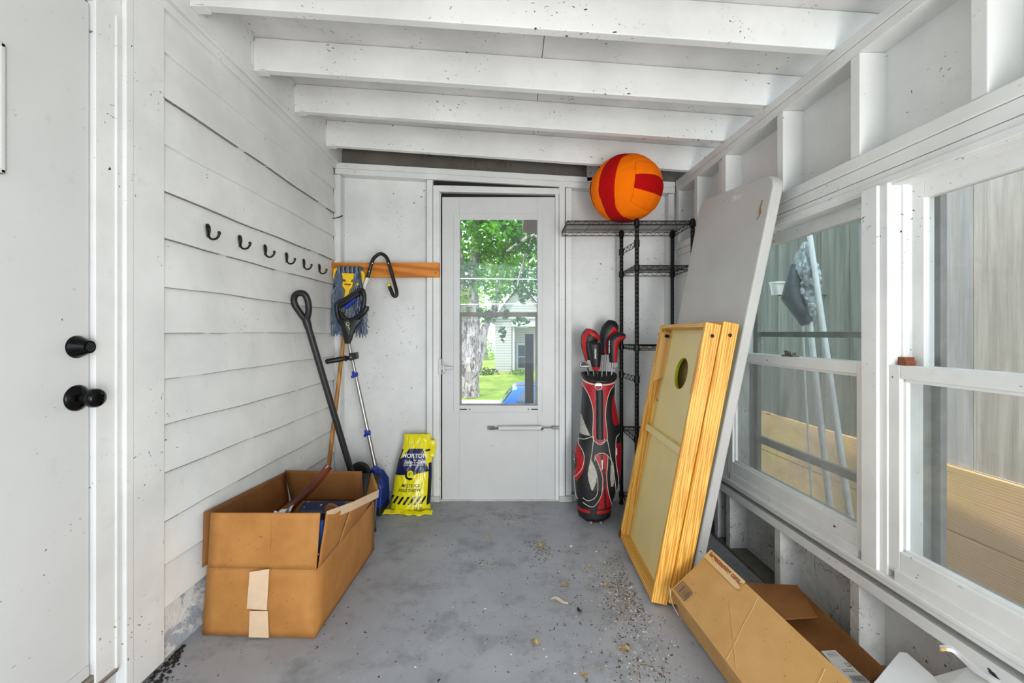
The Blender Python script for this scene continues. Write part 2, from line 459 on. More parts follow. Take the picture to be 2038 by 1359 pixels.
mb.build('end_rafter', M['grime'], ce)  # grey colour holds dirt and the shade above the top plate
mb = MB(); mb.box(.50,.575,2.84,2.87,2.13,2.28); mb.build('blocking', M['dirty'], ce)

# ---------------------------------------------------------------- back wall
wb = thing('wall_back', 'white painted stud wall around the storm door', 'wall', (0, YB, 0), kind='structure')
mb = MB()
mb.box(XL-.05, -.526, YB+.07, YB+.09, -.02, 2.3); mb.box(.355, 1.16, YB+.07, YB+.09, -.02, 2.2); mb.box(-.53, .36, YB+.07, YB+.09, 2.05, 2.26)
mb.build('sheathing', M['paint'], wb)
def ptop(x): return 2.254 - .0582*(x + 1.186)
mb = MB()
for k in (0, 1):
    x0, x1 = XL+.012, 1.085; o = -.0385*k
    mb.hexa([(x0,YB,ptop(x0)+o-.0375),(x1,YB,ptop(x1)+o-.0375),(x1,YB+.07,ptop(x1)+o-.0375),(x0,YB+.07,ptop(x0)+o-.0375),(x0,YB,ptop(x0)+o),(x1,YB,ptop(x1)+o),(x1,YB+.07,ptop(x1)+o),(x0,YB+.07,ptop(x0)+o)])
mb.build('top_plate', M['paint'], wb, bevel=.002)
for a, b in ((-1.186,-1.141),(-.566,-.5275),(.3575,.3965),(1.040,1.079)):
    mb = MB(); mb.box(a, b, YB, YB+.07, .04, ptop(b)-.079); mb.build('stud', M['paint'], wb, bevel=.002)
mb = MB(); mb.box(XL, -.5275, YB+.002, YB+.07, 0, .04); mb.box(.3575, 1.08, YB+.002, YB+.07, 0, .04)
mb.build('bottom_plate', M['dirty'], wb, bevel=.002)

# storm door
d1 = thing('door_1', 'white storm door with two glass panes in the end wall', 'door', (-.09, YB, 0), kind='structure')
mb = MB()
mb.box(-.5245,-.482,YB-.002,YB+.07,0,2.10); mb.box(.314,.3525,YB-.002,YB+.07,0,2.10)
mb.hexa([(-.482,YB-.002,2.058),(.314,YB-.002,2.040),(.314,YB+.07,2.040),(-.482,YB+.07,2.058),(-.482,YB-.002,2.1),(.314,YB-.002,2.08),(.314,YB+.07,2.08),(-.482,YB+.07,2.1)])
mb.build('door_frame', M['paint'], d1, bevel=.002)
mb = MB(); mb.box(.2885,.312,YB+.004,YB+.03,0,2.045); mb.box(-.482,-.476,YB+.01,YB+.04,0,2.055); mb.build('stop', M['paint'], d1, bevel=.002)
mb = MB(); mb.box(-.528,.36,YB+.058,YB+.066,0,2.12); mb.box(-.5265,-.5252,YB+.001,YB+.05,0,2.1); mb.box(.3532,.357,YB+.001,YB+.05,0,2.1)
# dark crack round the leaf, kept clear of the glass
mb = MB(); 
mb.box(-.483,-.465,YB+.03,YB+.05,0,2.04); mb.box(.286,.30,YB+.03,YB+.05,0,2.04); mb.box(-.48,.3,YB+.035,YB+.05,2.022,2.06)
mb.box(-.5275,-.5243,YB+.004,YB+.03,0,2.1); mb.box(.3522,.3578,YB+.004,YB+.03,0,2.1); mb.box(-.52,.35,YB+.02,YB+.06,2.08,2.15)
mb.build('crack', M['gap'], d1)
dy0, dy1 = YB+.012, YB+.040
mb = MB(); mb.box(-.466,-.352,dy0,dy1,.004,2.025); mb.box(.172,.287,dy0,dy1,.004,2.025); mb.box(-.352,.172,dy0,dy1,.004,.628); mb.box(-.352,.172,dy0,dy1,1.880,2.025)
leaf = mb.build('door_leaf', M['door'], d1, bevel=.0015)
mb = MB()
for (x0,x1,z0,z1) in ((-.390,-.350,.590,1.914),(.170,.202,.590,1.914),(-.350,.170,1.874,1.914),(-.350,.170,.590,.634)):
    mb.box(x0,x1,dy0-.006,dy0+.002,z0,z1)
mb.build('glazing_frame', M['door'], d1, bevel=.002)
mb = MB(); mb.box(-.350,.170,dy0+.000,dy0+.02,1.228,1.257); mb.box(-.350,-.337,dy0+.002,dy0+.016,.634,1.228); mb.box(.156,.170,dy0+.002,dy0+.016,.634,1.228); mb.box(-.337,.156,dy0+.002,dy0+.016,.634,.645)
mb.box(-.350,-.346,dy0+.01,dy0+.02,1.257,1.874); mb.box(.166,.170,dy0+.01,dy0+.02,1.257,1.874)
mb.build('pane_frame', M['storm'], d1, bevel=.001)
mb = MB(); mb.box(-.346,.166,dy0+.014,dy0+.017,1.257,1.874); mb.build('upper_pane', M['glass'], d1)
mb = MB(); mb.box(-.337,.156,dy0+.008,dy0+.011,.645,1.228); mb.build('lower_pane', M['glass'], d1)
mb = MB()
for x0,x1 in ((-.349,-.30),(-.285,-.277),(.105,.113),(.127,.172)): mb.box(x0,x1,dy0-.009,dy0-.004,.606,.613)
build_each(mb, 'pane_clip', M['gap'], d1)
z = H + (HY-851)*YB/F
mb = MB(); cy = YB-.022
mb.tube([(-.085,cy,z),(.195,cy,z+.003)], .0155, 20)
for x in (-.085,.195): mb.lathe([(.0168,0),(.0168,.006)], (x-.003,cy,z), (1,0,0), 20)
cl = mb.build('closer', M['door'], d1, smooth=40)
mb = MB(); mb.tube([(.195,cy,z+.003),(.285,cy+.002,z+.005)], .004, 10); mb.tube([(-.085,cy,z),(-.145,cy+.004,z-.002)], .006, 8); mb.box(-.16,-.115,cy+.006,dy0,z-.012,z+.010); mb.box(.265,.312,cy,YB+.01,z-.007,z+.012)
mb.build('closer_rod', M['grey_metal'], cl, smooth=40)
mb = MB(); mb.lathe([(.0,0),(.008,0),(.008,.01),(0,.01)], (.198,cy-.018,z), (0,1,0), 12); mb.build('valve', M['black_metal'], cl)
z = H + (HY-732)*YB/F
mb = MB(); mb.box(-.486,-.468,YB-.02,YB+.02,z-.045,z+.06)
la = mb.build('latch', M['door'], d1, bevel=.002)
mb = MB(); mb.box(-.466,-.452,YB-.026,YB+.014,z-.012,z+.02); mb.tube([(-.458,YB-.02,z),(-.425,YB-.03,z+.002),(-.39,YB-.026,z+.002)], [.011,.010,.008], 10); mb.tube([(-.458,YB-.018,z+.034),(-.450,YB-.034,z+.02),(-.448,YB-.036,z-.02),(-.456,YB-.024,z-.034)], .008, 8)
mb.build('latch_handle', M['door'], la, smooth=40)
mb = MB(); mb.box(-.575,-.478,YB-.014,YB+.02,-.002,.035); mb.box(.312,.40,YB-.014,YB+.02,-.002,.035); build_each(mb, 'plinth', M['dirty'], d1, bevel=.002)
mb = MB(); mb.box(-.483,.315,YB-.0,YB+.08,-.004,.006); mb.build('threshold', M['dirty'], d1)

# ---------------------------------------------------------------- right wall: studs, plates, windows
wr = thing('wall_right', 'white painted open stud wall with two double hung windows', 'wall', W(1.4,0,0), kind='structure')
mb = MB()
wbox(mb, YF, YB, 0, .095, 2.089, 2.127); wbox(mb, YF, YB, .0015, .095, 2.051, 2.0875)
mb.build('top_plate', M['paint'], wr, bevel=.003)
for y in (2.795, 2.541, 2.232, 2.285, 1.7917, 1.417, 1.0513, .68, .30, -.09, -.48, -.88, -1.3):
    mb = MB(); wbox(mb, y, y+.038, .001 if y != 2.285 else .012, .09, 1.709, 2.0505); mb.build('stud', M['paint'], wr, bevel=.0025)
for y in (2.795, 2.31, 2.194, 1.81, 1.4206, 1.04, .66, .28, -.1, -.5, -.9, -1.3):
    mb = MB(); wbox(mb, y, y+.038, .002, .09, .012, .2805); mb.build('stud', M['dirty'], wr, bevel=.0025)
mb = MB(); wbox(mb, YF, YB+.06, .088, .102, 1.60, 2.12); mb.build('sheathing', M['paint'], wr)
mb = MB(); wbox(mb, YF, YB+.06, .088, .102, -.03, .40); mb.build('lower_sheathing', M['dirty'], wr)
mb = MB(); wbox(mb, YF, YB, -.004, .09, .281, .318); mb.build('rough_sill', M['paint'], wr, bevel=.003)
mb = MB(); wbox(mb, YF, YB, .03, .09, .315, .35); mb.build('sill_gap', M['gap'], wr)
mb = MB(); wbox(mb, YF, YB, -.002, .09, -.02, .012); mb.build('bottom_plate', M['grime'], wr, bevel=.003)
mb = MB(); wbox(mb, YF, YB, -.002, .09, 1.667, 1.708); wbox(mb, YF, YB, .003, .09, 1.624, 1.666); mb.build('header', M['paint'], wr, bevel=.003)
# casing over, under and between the windows
mb = MB(); wbox(mb, YF, YB, .001, .09, 1.60, 1.622); wbox(mb, YF, YB, -.003, .09, 1.578, 1.602); mb.build('head_casing', M['paint'], wr, bevel=.003)
mb = MB(); wbox(mb, YF, YB, -.016, .09, .345, .368); wbox(mb, YF, YB, -.022, .09, .362, .379); mb.build('window_stool', M['paint'], wr, bevel=.004)
mb = MB(); wbox(mb, 1.3315, 1.3896, -.020, .09, .378, 1.580); wbox(mb, 1.305, 1.3315, -.011, .09, .378, 1.580); mb.build('mullion', M['paint'], wr, bevel=.003)
mb = MB(); wbox(mb, 2.20, YB, -.006, .09, .378, 1.58); wbox(mb, YF, .50, -.006, .09, .378, 1.58); mb.build('wall_panel', M['paint'], wr, bevel=.003)
def window(n, y0, y1, label, gmat):
    w = thing('window_%d' % n, label, 'window', W((y0+y1)/2, 0, .38), kind='structure')
    mb = MB(); wbox(mb, y1-.004, y1+.03, 0, .125, .378, 1.578); wbox(mb, y0-.03, y0+.004, 0, .125, .378, 1.578); wbox(mb, y0, y1, .0, .125, 1.570, 1.60); wbox(mb, y0, y1, .028, .125, .378, .415)
    wbox(mb, y1-.014, y1-.002, .03, .05, .4, 1.572)
    mb.build('window_frame', M['paint'], w, bevel=.002)
    mb = MB(); d0, d1 = -.008, .026
    wbox(mb, y1-.042, y1+.001, d0, d1, .40, 1.022); wbox(mb, y0, y0+.042, d0, d1, .40, 1.022)
    wbox(mb, y0+.042, y1-.042, d0, d1, .983, 1.022); wbox(mb, y0+.042, y1-.042, d0, d1, .40, .470)
    wbox(mb, y0+.03, y1-.03, d0-.006, d1, .378, .412)
    ls = mb.build('lower_sash', M['paint'], w, bevel=.002)
    mb = MB(); b = .010
    wbox(mb, y1-.042-b, y1-.041, d0+.010, d1-.008, .47, .984); wbox(mb, y0+.041, y0+.042+b, d0+.010, d1-.008, .47, .984)
    wbox(mb, y0+.042, y1-.042, d0+.010, d1-.008, .973, .984); wbox(mb, y0+.042, y1-.042, d0+.010, d1-.008, .468, .479)
    mb.build('glazing_bead', M['paint'], ls, bevel=.0015)
    mb = MB(); wbox(mb, y0+.05, y1-.05, .012, .015, .476, .976); mb.build('pane', M['glass_hazy'] if n == 2 else gmat, ls)
    mb = MB(); d0, d1 = .064, .096
    wbox(mb, y1-.042, y1, d0, d1, 1.0, 1.572); wbox(mb, y0, y0+.042, d0, d1, 1.0, 1.572); wbox(mb, y0+.042, y1-.042, d0, d1, 1.522, 1.572); wbox(mb, y0+.042, y1-.042, d0, d1, .985, 1.02)
    us = mb.build('upper_sash', M['paint'], w, bevel=.002)
    mb = MB(); wbox(mb, y0+.04, y1-.04, .079, .082, 1.018, 1.525); mb.build('pane', gmat, us)
    mb = MB(); d0, d1 = .126, .146
    wbox(mb, y1-.03, y1+.03, d0, d1, .38, 1.60); wbox(mb, y0-.03, y0+.03, d0, d1, .38, 1.60); wbox(mb, y0, y1, d0, d1, 1.55, 1.60); wbox(mb, y0, y1, d0, d1, .38, .42)
    if n == 2: wbox(mb, y0, y1, d0, d1, 1.10, 1.125); wbox(mb, y0, y1, d0, d1, .565, .60)
    else: wbox(mb, y0, y1, d0, d1, .985, 1.012)
    wbox(mb, y1-.006, y1+.01, .10, d0, .4, 1.56)
    mb.build('storm_frame', M['storm'], w, bevel=.002)
    mb = MB(); wbox(mb, y0-.03, y1+.03, .100, .20, .36, .385); mb.build('outer_sill', M['storm'], w)
    return w, ls
w1, ls1 = window(1, .525, 1.311, 'double hung window showing a bare weathered fence', M['glass_clear'])
w2, ls2 = window(2, 1.378, 2.195, 'hazy double hung window with white poles behind it', M['glass_dirty'])
mb = MB(); y = 1.7586
wbox(mb, y-.035, y+.035, -.006, .022, 1.022, 1.028); wbox(mb, y-.022, y+.02, -.002, .018, 1.028, 1.040); wbox(mb, y+.006, y+.034, .004, .014, 1.038, 1.046)
mb.build('sash_lock', M['grey_metal'], ls2, bevel=.002)
mb = MB(); wbox(mb, 1.283, 1.306, .02, .05, 1.022, 1.046); wbox(mb, 1.268, 1.29, .01, .04, 1.022, 1.036)
mb.build('broken_block', plain('raw_brown_wood', (150,84,52), .7, var=.4), w1)
# exterior skin of the house the porch is built against, and the porch's outer cladding
hs = tag(MB().box(-7, XL-.06, -5, 2.95, -2.0, 3.4).build('house_block', M['siding']), 'tall white side of the house behind the clapboard wall', 'house wall', kind='structure')
# ================================================================ things along the left wall and the back-left corner
def cardboard(name, col, dark):
    m = NT(name); p = m.pos(obj=True)
    nz = m.noise(p, 9, 5, .6); fl = m.n('ShaderNodeTexWave', bands_direction='Z'); fl.inputs['Scale'].default_value = 60; fl.inputs['Distortion'].default_value = .6
    m.l(p, fl.inputs['Vector'])
    base = m.mix(m.ramp(nz, [(.3, BLK), (.75, WHT)]), srgb(*col), srgb(*dark))
    sp = m.noise(p, 90, 2, .5)
    base = m.mix(m.ramp(sp, [(.70, BLK), (.74, (.6,.6,.6,1))]), base, srgb(*[int(c*.6) for c in dark]))
    m.bsdf(base, .65, 0, .3, nz, .12, .006)
    return m.mat
M['card'] = cardboard('brown_cardboard', (186,130,68), (162,106,52))
M['card_in'] = cardboard('inner_cardboard', (146,96,50), (126,80,40))
M['card2'] = cardboard('tan_cardboard', (210,164,102), (194,146,86))
M['tape'] = plain('paper_tape', (222,192,158), .5, var=.1)
M['blackplas'] = plain('black_plastic', (24,24,25), .42, var=.25)
M['rubber'] = plain('black_rubber', (22,22,22), .7)
M['blueplas'] = plain('blue_plastic', (16,52,160), .35, var=.2)
M['navy'] = plain('navy_print', (22,28,66), .4, var=.2)
M['yellow'] = plain('yellow_plastic', (250,205,20), .38, var=.1)
M['alu'] = plain('brushed_aluminium', (176,174,168), .28, .85, .5, .15, 60)
M['white_plastic'] = plain('white_plastic', (230,230,226), .4)

# --- six wall hooks
hooks = []
def hook_proto():
    t = thing('coat_hook', '', 'hook', (0,0,0), group='black hooks on the clapboard wall')
    mb = MB()
    prof = [(-.004,0),(.0035,.0),(.0062,.012),(.0085,.027),(.0105,.040),(.0095,.047),(.005,.0515)]
    rings = []
    for i in range(13):
        a = i/12; z = a*.052
        w = .0052 + .0092*math.sin(min(1,a*1.08)*PI*.82)**1.0*(.35+.9*a); w = max(.003, w if a < .97 else .004)
        d = .006 + .004*math.sin(a*PI)
        rings.append([(d*(.5+.5*math.cos(2*PI*j/14)), w*math.sin(2*PI*j/14), z) for j in range(14)])
    mb.loft(rings); mb.build('hook_plate', M['black_metal'], t, smooth=50)
    mb = MB()
    path = smooth_path([(.004,0,.018),(.006,0,.006),(.014,0,-.005),(.026,0,-.008),(.038,0,-.003),(.046,0,.008),(.047,0,.017)], 5)
    n = len(path); mb.tube(path, [.0048 - .0008*math.sin(i/(n-1)*PI) + (.0014 if i > n-4 else 0) for i in range(n)], 12)
    mb.lathe([(0,-.006),(.0045,-.004),(.0062,0),(.0045,.004),(0,.006)], (.047,0,.018), (0,0,1), 12)
    mb.build('hook_arm', M['black_metal'], t, smooth=60)
    mb = MB(); mb.lathe([(.003,0),(.002,.0015),(0,.002)], (.0096,0,.040), (1,0,0), 10); mb.lathe([(.003,0),(.002,.0015),(0,.002)], (.0085,0,.010), (1,0,0), 10)
    build_each(mb, 'screw', M['bronze'], t)
    return t
def dup(root, label=None, loc=None, group=None, mats=None):
    r = root.copy(); C.objects.link(r)
    if loc is not None: r.location = loc
    if label: r['label'] = label
    if group: r['group'] = group
    for ch in list(root.children):
        c = ch.copy(); C.objects.link(c); c.parent = r
        for g in ch.children:
            d = g.copy(); C.objects.link(d); d.parent = c
    return r
h0 = hook_proto()
names = ['first black coat hook in the wall row counting from the door casing', 'second black coat hook in the wall row counting from the door casing', 'third black coat hook in the wall row counting from the door casing',
         'fourth black coat hook in the wall row, third from the mop', 'fifth black coat hook in the wall row, second from the mop', 'last black coat hook in the wall row, beside the corner and the mop']
for i, (y, z) in enumerate(((1.652,1.489),(1.846,1.490),(2.035,1.488),(2.228,1.487),(2.413,1.486),(2.608,1.488))):
    o = h0 if i == 0 else dup(h0)
    o.location = (XL + (.0105 if z > 1.48 else .0), y, z); o['label'] = names[i]

# --- stained board on the back wall
mb = MB(); mb.box(-1.188, -.478, YB-.038, YB-.0005, 1.486, 1.580)
tag(mb.build('hanging_rail', wood('orange_stained_pine', (224,140,44), (190,104,26), 'X', 7, .12, .4, 9), None, bevel=.003), 'orange stained wooden board screwed across the end wall above the mop', 'board')
rail = bpy.data.objects['hanging_rail']
mb = MB()
for x in (-.50,): mb.lathe([(.004,0),(.003,.001),(0,.0012)], (x, YB-.038, 1.512), (0,-1,0), 10); mb.lathe([(.003,0),(.002,.001),(0,.0012)], (x+.012, YB-.038, 1.556), (0,-1,0), 10)
build_each(mb, 'screw', M['black_metal'], rail)

# --- dry vine at the corner
mb = MB(); mb.tube(smooth_path([P(618,406,2.70),P(632,417,2.74),P(646,428,2.79),P(660,434,2.815),P(672,433,2.815),P(682,429,2.80)], 5), [.0022]*20+[.0035]*6, 6)
tag(mb.build('dry_vine', plain('dry_vine_brown', (44,36,28), .8), smooth=60), 'thin dark dry vine sprouting from the wall corner above the hooks', 'vine')

# --- string mop, head up
mp = thing('string_mop', 'grey string mop with a yellow clamp standing head up in the corner', 'mop', (-1.15, 2.59, 0))
yM = 2.745
ht = P(693,600,yM+.005); hb = Vector((-1.150, 2.60, 0.012))
mb = MB(); dirv = (hb-ht); mb.tube([ht+dirv*.02, ht+dirv*.5, hb], .0125, 14)
mb.build('handle', wood('varnished_handle_wood', (196,138,58), (160,104,38), 'Z', 9, .1, .35, 14), mp, smooth=50)
mb = MB()
def q(px, py, dy=0): return P(px, py, yM+dy)
for s in (0, 1):   # two ears of the clamp
    pts = [(663,541),(664,535),(671,532),(675,534),(674,540),(670,543),(669,552),(674,562),(671,567),(662,552)]
    if s: pts = [(725,546),(724,541),(718,538),(713,540),(714,546),(719,548),(718,556),(716,566),(720,568),(724,556)]
    mb.prism([q(a,b,-.012) for a,b in pts], (0,.022,0))
mb.prism([q(a,b,-.045) for a,b in ((680,543),(704,544),(702,556),(699,557),(695,565),(695,571),(690,571),(690,562),(686,556),(682,555))], (0,.03,0))
mb.prism([q(a,b,-.047) for a,b in ((682,560),(702,561),(700,571),(695,577),(692,593),(690,597),(684,594),(687,577),(681,569))], (0,.034,0))
mb.box(q(672,0).x, q(718,0).x, yM-.012, yM+.012, q(0,542).z, q(0,537).z)
mb.build('clamp', M['yellow'], mp, bevel=.003)
mb = MB(); mb.prism([q(a,b,-.049) for a,b in ((684,564),(699,565),(697,568),(686,567))], (0,.003,0))
mb.build('clamp_slot', plain('dark_orange_slot', (150,70,20), .6), mp)
mop_m = []
for nm, c in (('mop_yarn_slate',(98,112,134)),('mop_yarn_pale',(150,160,174)),('mop_yarn_dark',(52,60,76))): mop_m.append(plain(nm, c, .9, var=.3, scale=200))
mb = MB()
def strand(x0, side, mi):
    a = q(x0 + rnd.uniform(-2,2), 537, 0); top = Vector((a.x, yM - .004, a.z + rnd.uniform(.004,.02)))
    front = rnd.uniform(-.05,-.018)
    if side < 0: xs = [rnd.uniform(666,681), rnd.uniform(660,681), rnd.uniform(659,683), rnd.uniform(660,684)]; endy = rnd.choice([rnd.uniform(662,671), rnd.uniform(640,668)])
    else: xs = [rnd.uniform(704,719), rnd.uniform(704,724), rnd.uniform(706,730), rnd.uniform(705,735)]; endy = rnd.choice([rnd.uniform(660,673), rnd.uniform(636,656)])
    pts = [Vector((top.x, yM+.022, top.z-.02)), top]
    for k, (x, y) in enumerate(zip(xs, (558, 588, 618, endy))):
        p = q(x, y, front*(1.0 if k else .8)); pts.append(p)
    mb.tube(smooth_path(pts, 4), .0029, 5, mi)
for i in range(110):
    sd = -1 if i % 2 else 1
    strand(rnd.uniform(673,684) if sd < 0 else rnd.uniform(705,718), sd, rnd.choice([0,0,0,1,2]))
for i in range(34):   # strands showing behind the tool handle
    x = rnd.uniform(686, 716); mb.tube(smooth_path([q(x-4,560,-.006), q(x,590,-.014), q(x+rnd.uniform(-5,6),620,-.016), q(x+rnd.uniform(-10,8),648,-.012)], 4), .0029, 5, rnd.choice([0,0,1,1,2]))
for i in range(16):   # wrapped over the bar
    x = 674 + 44*i/15; c = q(x, 537); mb.tube(smooth_path([(c.x-.004,yM+.02,c.z-.018),(c.x-.002,yM+.012,c.z+.014),(c.x,yM-.014,c.z+.016),(c.x+.003,yM-.024,c.z-.006),(c.x+.004,yM-.02,c.z-.026)], 4), .0042, 6, i % 3)
tag(mb.build('mop_strings', mop_m, mp, smooth=60), kind='stuff')

# --- electric snow shovel with aluminium shaft
es = thing('electric_snow_shovel', 'electric snow shovel with blue housing, aluminium shaft and black loop handle', 'snow shovel', (-.86, 2.62, 0))
s0 = P(692,672,2.70); s1 = P(757,975,2.655)
mb = MB(); mid = s0.lerp(s1,.63)
mb.tube([s0, mid], .0105, 16); mb.tube([mid, s1], .0125, 16); mb.tube([s0.lerp(s1,.30), s0.lerp(s1,.60)], .0122, 16)
mb.build('shaft', M['alu'], es, smooth=40)
mb = MB()
yh = 2.672
def r_(px, py, dy=0): return P(px, py, yh+dy)
# funnel-shaped body
sec = [(686,697,684,.016),(684,701,676,.020),(682,704,664,.024),(679,710,652,.026),(675,717,643,.026),(672,723,636,.022)]
mb.loft([[Vector(((a+b)/2,0,0)) and r_((a+b)/2 + (b-a)/2*math.copysign(abs(math.cos(2*PI*j/16))**.6, math.cos(2*PI*j/16)), y, d*math.copysign(abs(math.sin(2*PI*j/16))**.6, math.sin(2*PI*j/16))) for j in range(16)] for a,b,y,d in sec])
mb.build('handle_body', M['blackplas'], es, smooth=45)
mb = MB()
loop = smooth_path([r_(676,640),r_(671,622),r_(671,606),r_(683,598),r_(699,588),r_(714,579),r_(722,578),r_(725,590),r_(724,606),r_(719,622),r_(711,632),r_(698,637),r_(686,634),r_(678,622)], 5)
mb.tube(loop, .0130, 12)
mb.tube([r_(676,610,-.004), r_(690,600,-.008), r_(716,583,-.008)], .0155, 14)
mb.tube([r_(713,632,-.01), r_(722,624,-.02), r_(729,615,-.022), r_(731,609,-.022)], [.012,.017,.017,.013], 12)
mb.build('loop_handle', M['blackplas'], es, smooth=45)
mb = MB(); mb.prism([r_(a,b,-.018) for a,b in ((684,610),(707,592),(709,597),(689,615))], (0,.024,0))
mb.build('trigger', M['blueplas'], es, bevel=.002)
mb = MB(); mb.prism([r_(a,b,-.0275) for a,b in ((685,640),(694,637),(697,652),(697,662),(694,668),(691,660))], (0,.003,0))
lb = mb.build('sticker', plain('dark_green_sticker', (70,82,62), .35), es)
mb = MB(); mb.tube(arc(r_(692,645,-.0285), .009, 0, 2*PI, 20)[:-1], .0018, 6, closed=True); mb.tube([r_(693,650,-.0285), r_(696,656,-.0285)], .0022, 6)
mb.build('sticker_ring', plain('pale_green_print', (196,210,160), .5), lb)
mb = MB(); a0, a1 = P(647,720,2.60), P(700,711,2.672)
mb.tube([a0, a0.lerp(a1,.06), a0.lerp(a1,.5), a0.lerp(a1,.72), a0.lerp(a1,.76), a0.lerp(a1,.82), a1], [.008,.0155,.0165,.014,.022,.014,.012], 14)
mb.prism([r_(a,b,-.02) for a,b in ((694,703),(708,701),(710,714),(696,718))], (0,.042,0))
mb.build('side_handle', M['blackplas'], es, smooth=45)
mb = MB(); mb.lathe([(.005,0),(.005,.002),(0,.003)], r_(698,711,-.021), (0,-1,0), 10); mb.build('bolt', M['alu'], es)
def star(c):
    m = MB(); c = Vector(c)
    pts = []
    for k in range(18):
        a = k/18*2*PI; r = .0185 + .0075*math.cos(3*a+.5); pts.append(c + Vector((r*math.cos(a), 0, r*math.sin(a))))
    m.prism(pts, (0,.016,0)); return m
for fx in (.245, .627):
    c = s0.lerp(s1, fx) + Vector((0,-.031,0)); k = star(c); k.lathe([(.0165,-.012),(.0165,.012)], s0.lerp(s1,fx), (s1-s0), 16)
    k.build('clamp_knob', M['blueplas'], es, bevel=.003)
mb = MB()   # blue motor housing
cx0 = -.90
mb.loft([[Vector((x, y, z)) for x, y, z in ring] for ring in (
  [(-1.02,2.60,.05),(-.80,2.60,.05),(-.80,2.80,.05),(-1.02,2.80,.05)],
  [(-1.02,2.60,.16),(-.795,2.60,.17),(-.80,2.78,.18),(-1.02,2.78,.16)],
  [(-.96,2.62,.235),(-.825,2.615,.245),(-.82,2.74,.24),(-.96,2.74,.22)],
  [(-.90,2.625,.262),(-.85,2.625,.275),(-.845,2.70,.268),(-.90,2.70,.255)])])
mb.tube([P(745,930,2.62), P(757,972,2.64)], .024, 14)
mb.build('motor_housing', M['blueplas'], es, bevel=.006)
mb = MB(); mb.box(-1.06,-.812,2.615,2.81,.0,.055); mb.prism([(-.815,2.60,.0),(-.815,2.80,.0),(-.815,2.79,.10),(-.815,2.66,.20),(-.815,2.605,.14)], (.012,0,0))
mb.build('scoop', M['blackplas'], es, bevel=.004)
mb = MB(); wc = P(717,939,2.60)
mb.tube(arc(wc, .050, 0, 2*PI, 28)[:-1], .0125, 12, closed=True); mb.build('wheel', M['rubber'], es, smooth=60)
mb = MB(); mb.lathe([(0,-.006),(.042,-.006),(.042,.006),(0,.006)], wc, (0,1,0), 24); mb.build('wheel_hub', M['blackplas'], es)

# --- plain snow shovel with a black loop grip
ss = thing('snow_shovel', 'black loop-grip snow shovel leaning against the clapboard wall', 'snow shovel', (-.93, 2.45, 0))
g0 = Vector((-1.107, 2.29, 1.20)); g1 = Vector((-.925, 2.47, .30))
gd = (g0-g1).normalized()
mb = MB(); mb.tube([g0 + gd*.0, g0.lerp(g1,.12), g1], [.016,.0175,.0175], 14)
mb.build('shaft', plain('charcoal_shaft', (42,41,41), .45, .2), ss, smooth=40)
mb = MB(); sx = Vector((1,0,0)); sx = (sx - gd*sx.dot(gd)).normalized()
L = lambda a, b: g0 + sx*a + gd*b
mb.tube(smooth_path([L(0,-.02),L(.028,.035),L(.038,.085),L(.031,.122),L(.006,.134),L(-.022,.124),L(-.036,.088),L(-.024,.04),L(0,-.02)],6), .0165, 12)
mb.tube([L(0,-.06),L(0,-.02),L(0,.01)], [.0185,.021,.013], 14)
mb.build('loop_grip', M['blackplas'], ss, smooth=50)
mb = MB()
def blade(u, v):
    x = -1.10 + .335*u; zz = .29*v
    y = 2.415 + .10*v*v - .06*math.sin(v*PI)*0 + .03*math.cos((u-.5)*2) - .03
    rid = .006*max(0, math.sin(u*PI*9))*(1 if .05 < v < .9 else 0)
    return Vector((x, y - rid, zz + .004))
mb.grid(blade, 72, 16)
mb.build('blade', plain('dark_green_black_blade', (34,40,36), .45, var=.3), ss, smooth=50, solid=.006)
mb = MB(); mb.box(-1.105,-.76,2.405,2.420,.0,.016); mb.build('wear_strip', M['alu'], ss, bevel=.001)
mb = MB(); mb.tube([g1, Vector((-.925,2.452,.22))], [.020,.022], 14); mb.build('socket', M['blackplas'], ss, smooth=40)

# --- curved tube hook with yellow knobs
hc = thing('hooked_massage_cane', 'black curved tube with yellow knobs and a white grip hooked over the wooden board', 'massage hook', P(757,505,2.77))
yc = 2.765
def c_(px, py, dy=0): return P(px, py, yc+dy)
mb = MB(); mb.tube(smooth_path([c_(731,556,-.02),c_(738,530,-.03),c_(744,514,-.02),c_(757,505,-.005),c_(769,512,-.02),c_(776,530,-.03),c_(783,556,-.035),c_(789,578,-.05),c_(789,588,-.055),c_(783,588,-.055),c_(778,577,-.05),c_(775,570,-.05)], 6), .0115, 12)
mb.tube(smooth_path([c_(724,572,-.03),c_(721,586,-.04),c_(716,590,-.05),c_(714,580,-.055),c_(713,572,-.055)], 5), .0095, 10)
mb.build('tube', M['blackplas'], hc, smooth=60)
mb = MB(); mb.tube([c_(732,553,-.02), c_(728,562,-.024), c_(723,576,-.032)], .0128, 14); mb.build('grip_sleeve', M['white_plastic'], hc, smooth=40)
ykn = plain('yellow_green_knob', (214,208,40), .4)
for p in (c_(774,567,-.05), c_(712.5,566,-.055)):
    mb = MB(); mb.lathe([(0,-.0135),(.008,-.011),(.0125,-.005),(.0135,0),(.0125,.005),(.008,.011),(0,.0135)], p, (0,0,1), 16); mb.build('knob', ykn, hc, smooth=60)
mb = MB()
for (x,y) in ((735,540),(741,524),(773,524),(779,545)): mb.lathe([(.004,0),(.0035,.002),(0,.003)], c_(x,y,-.0405), (0,-1,0), 10)
build_each(mb, 'button', M['white_plastic'], hc)

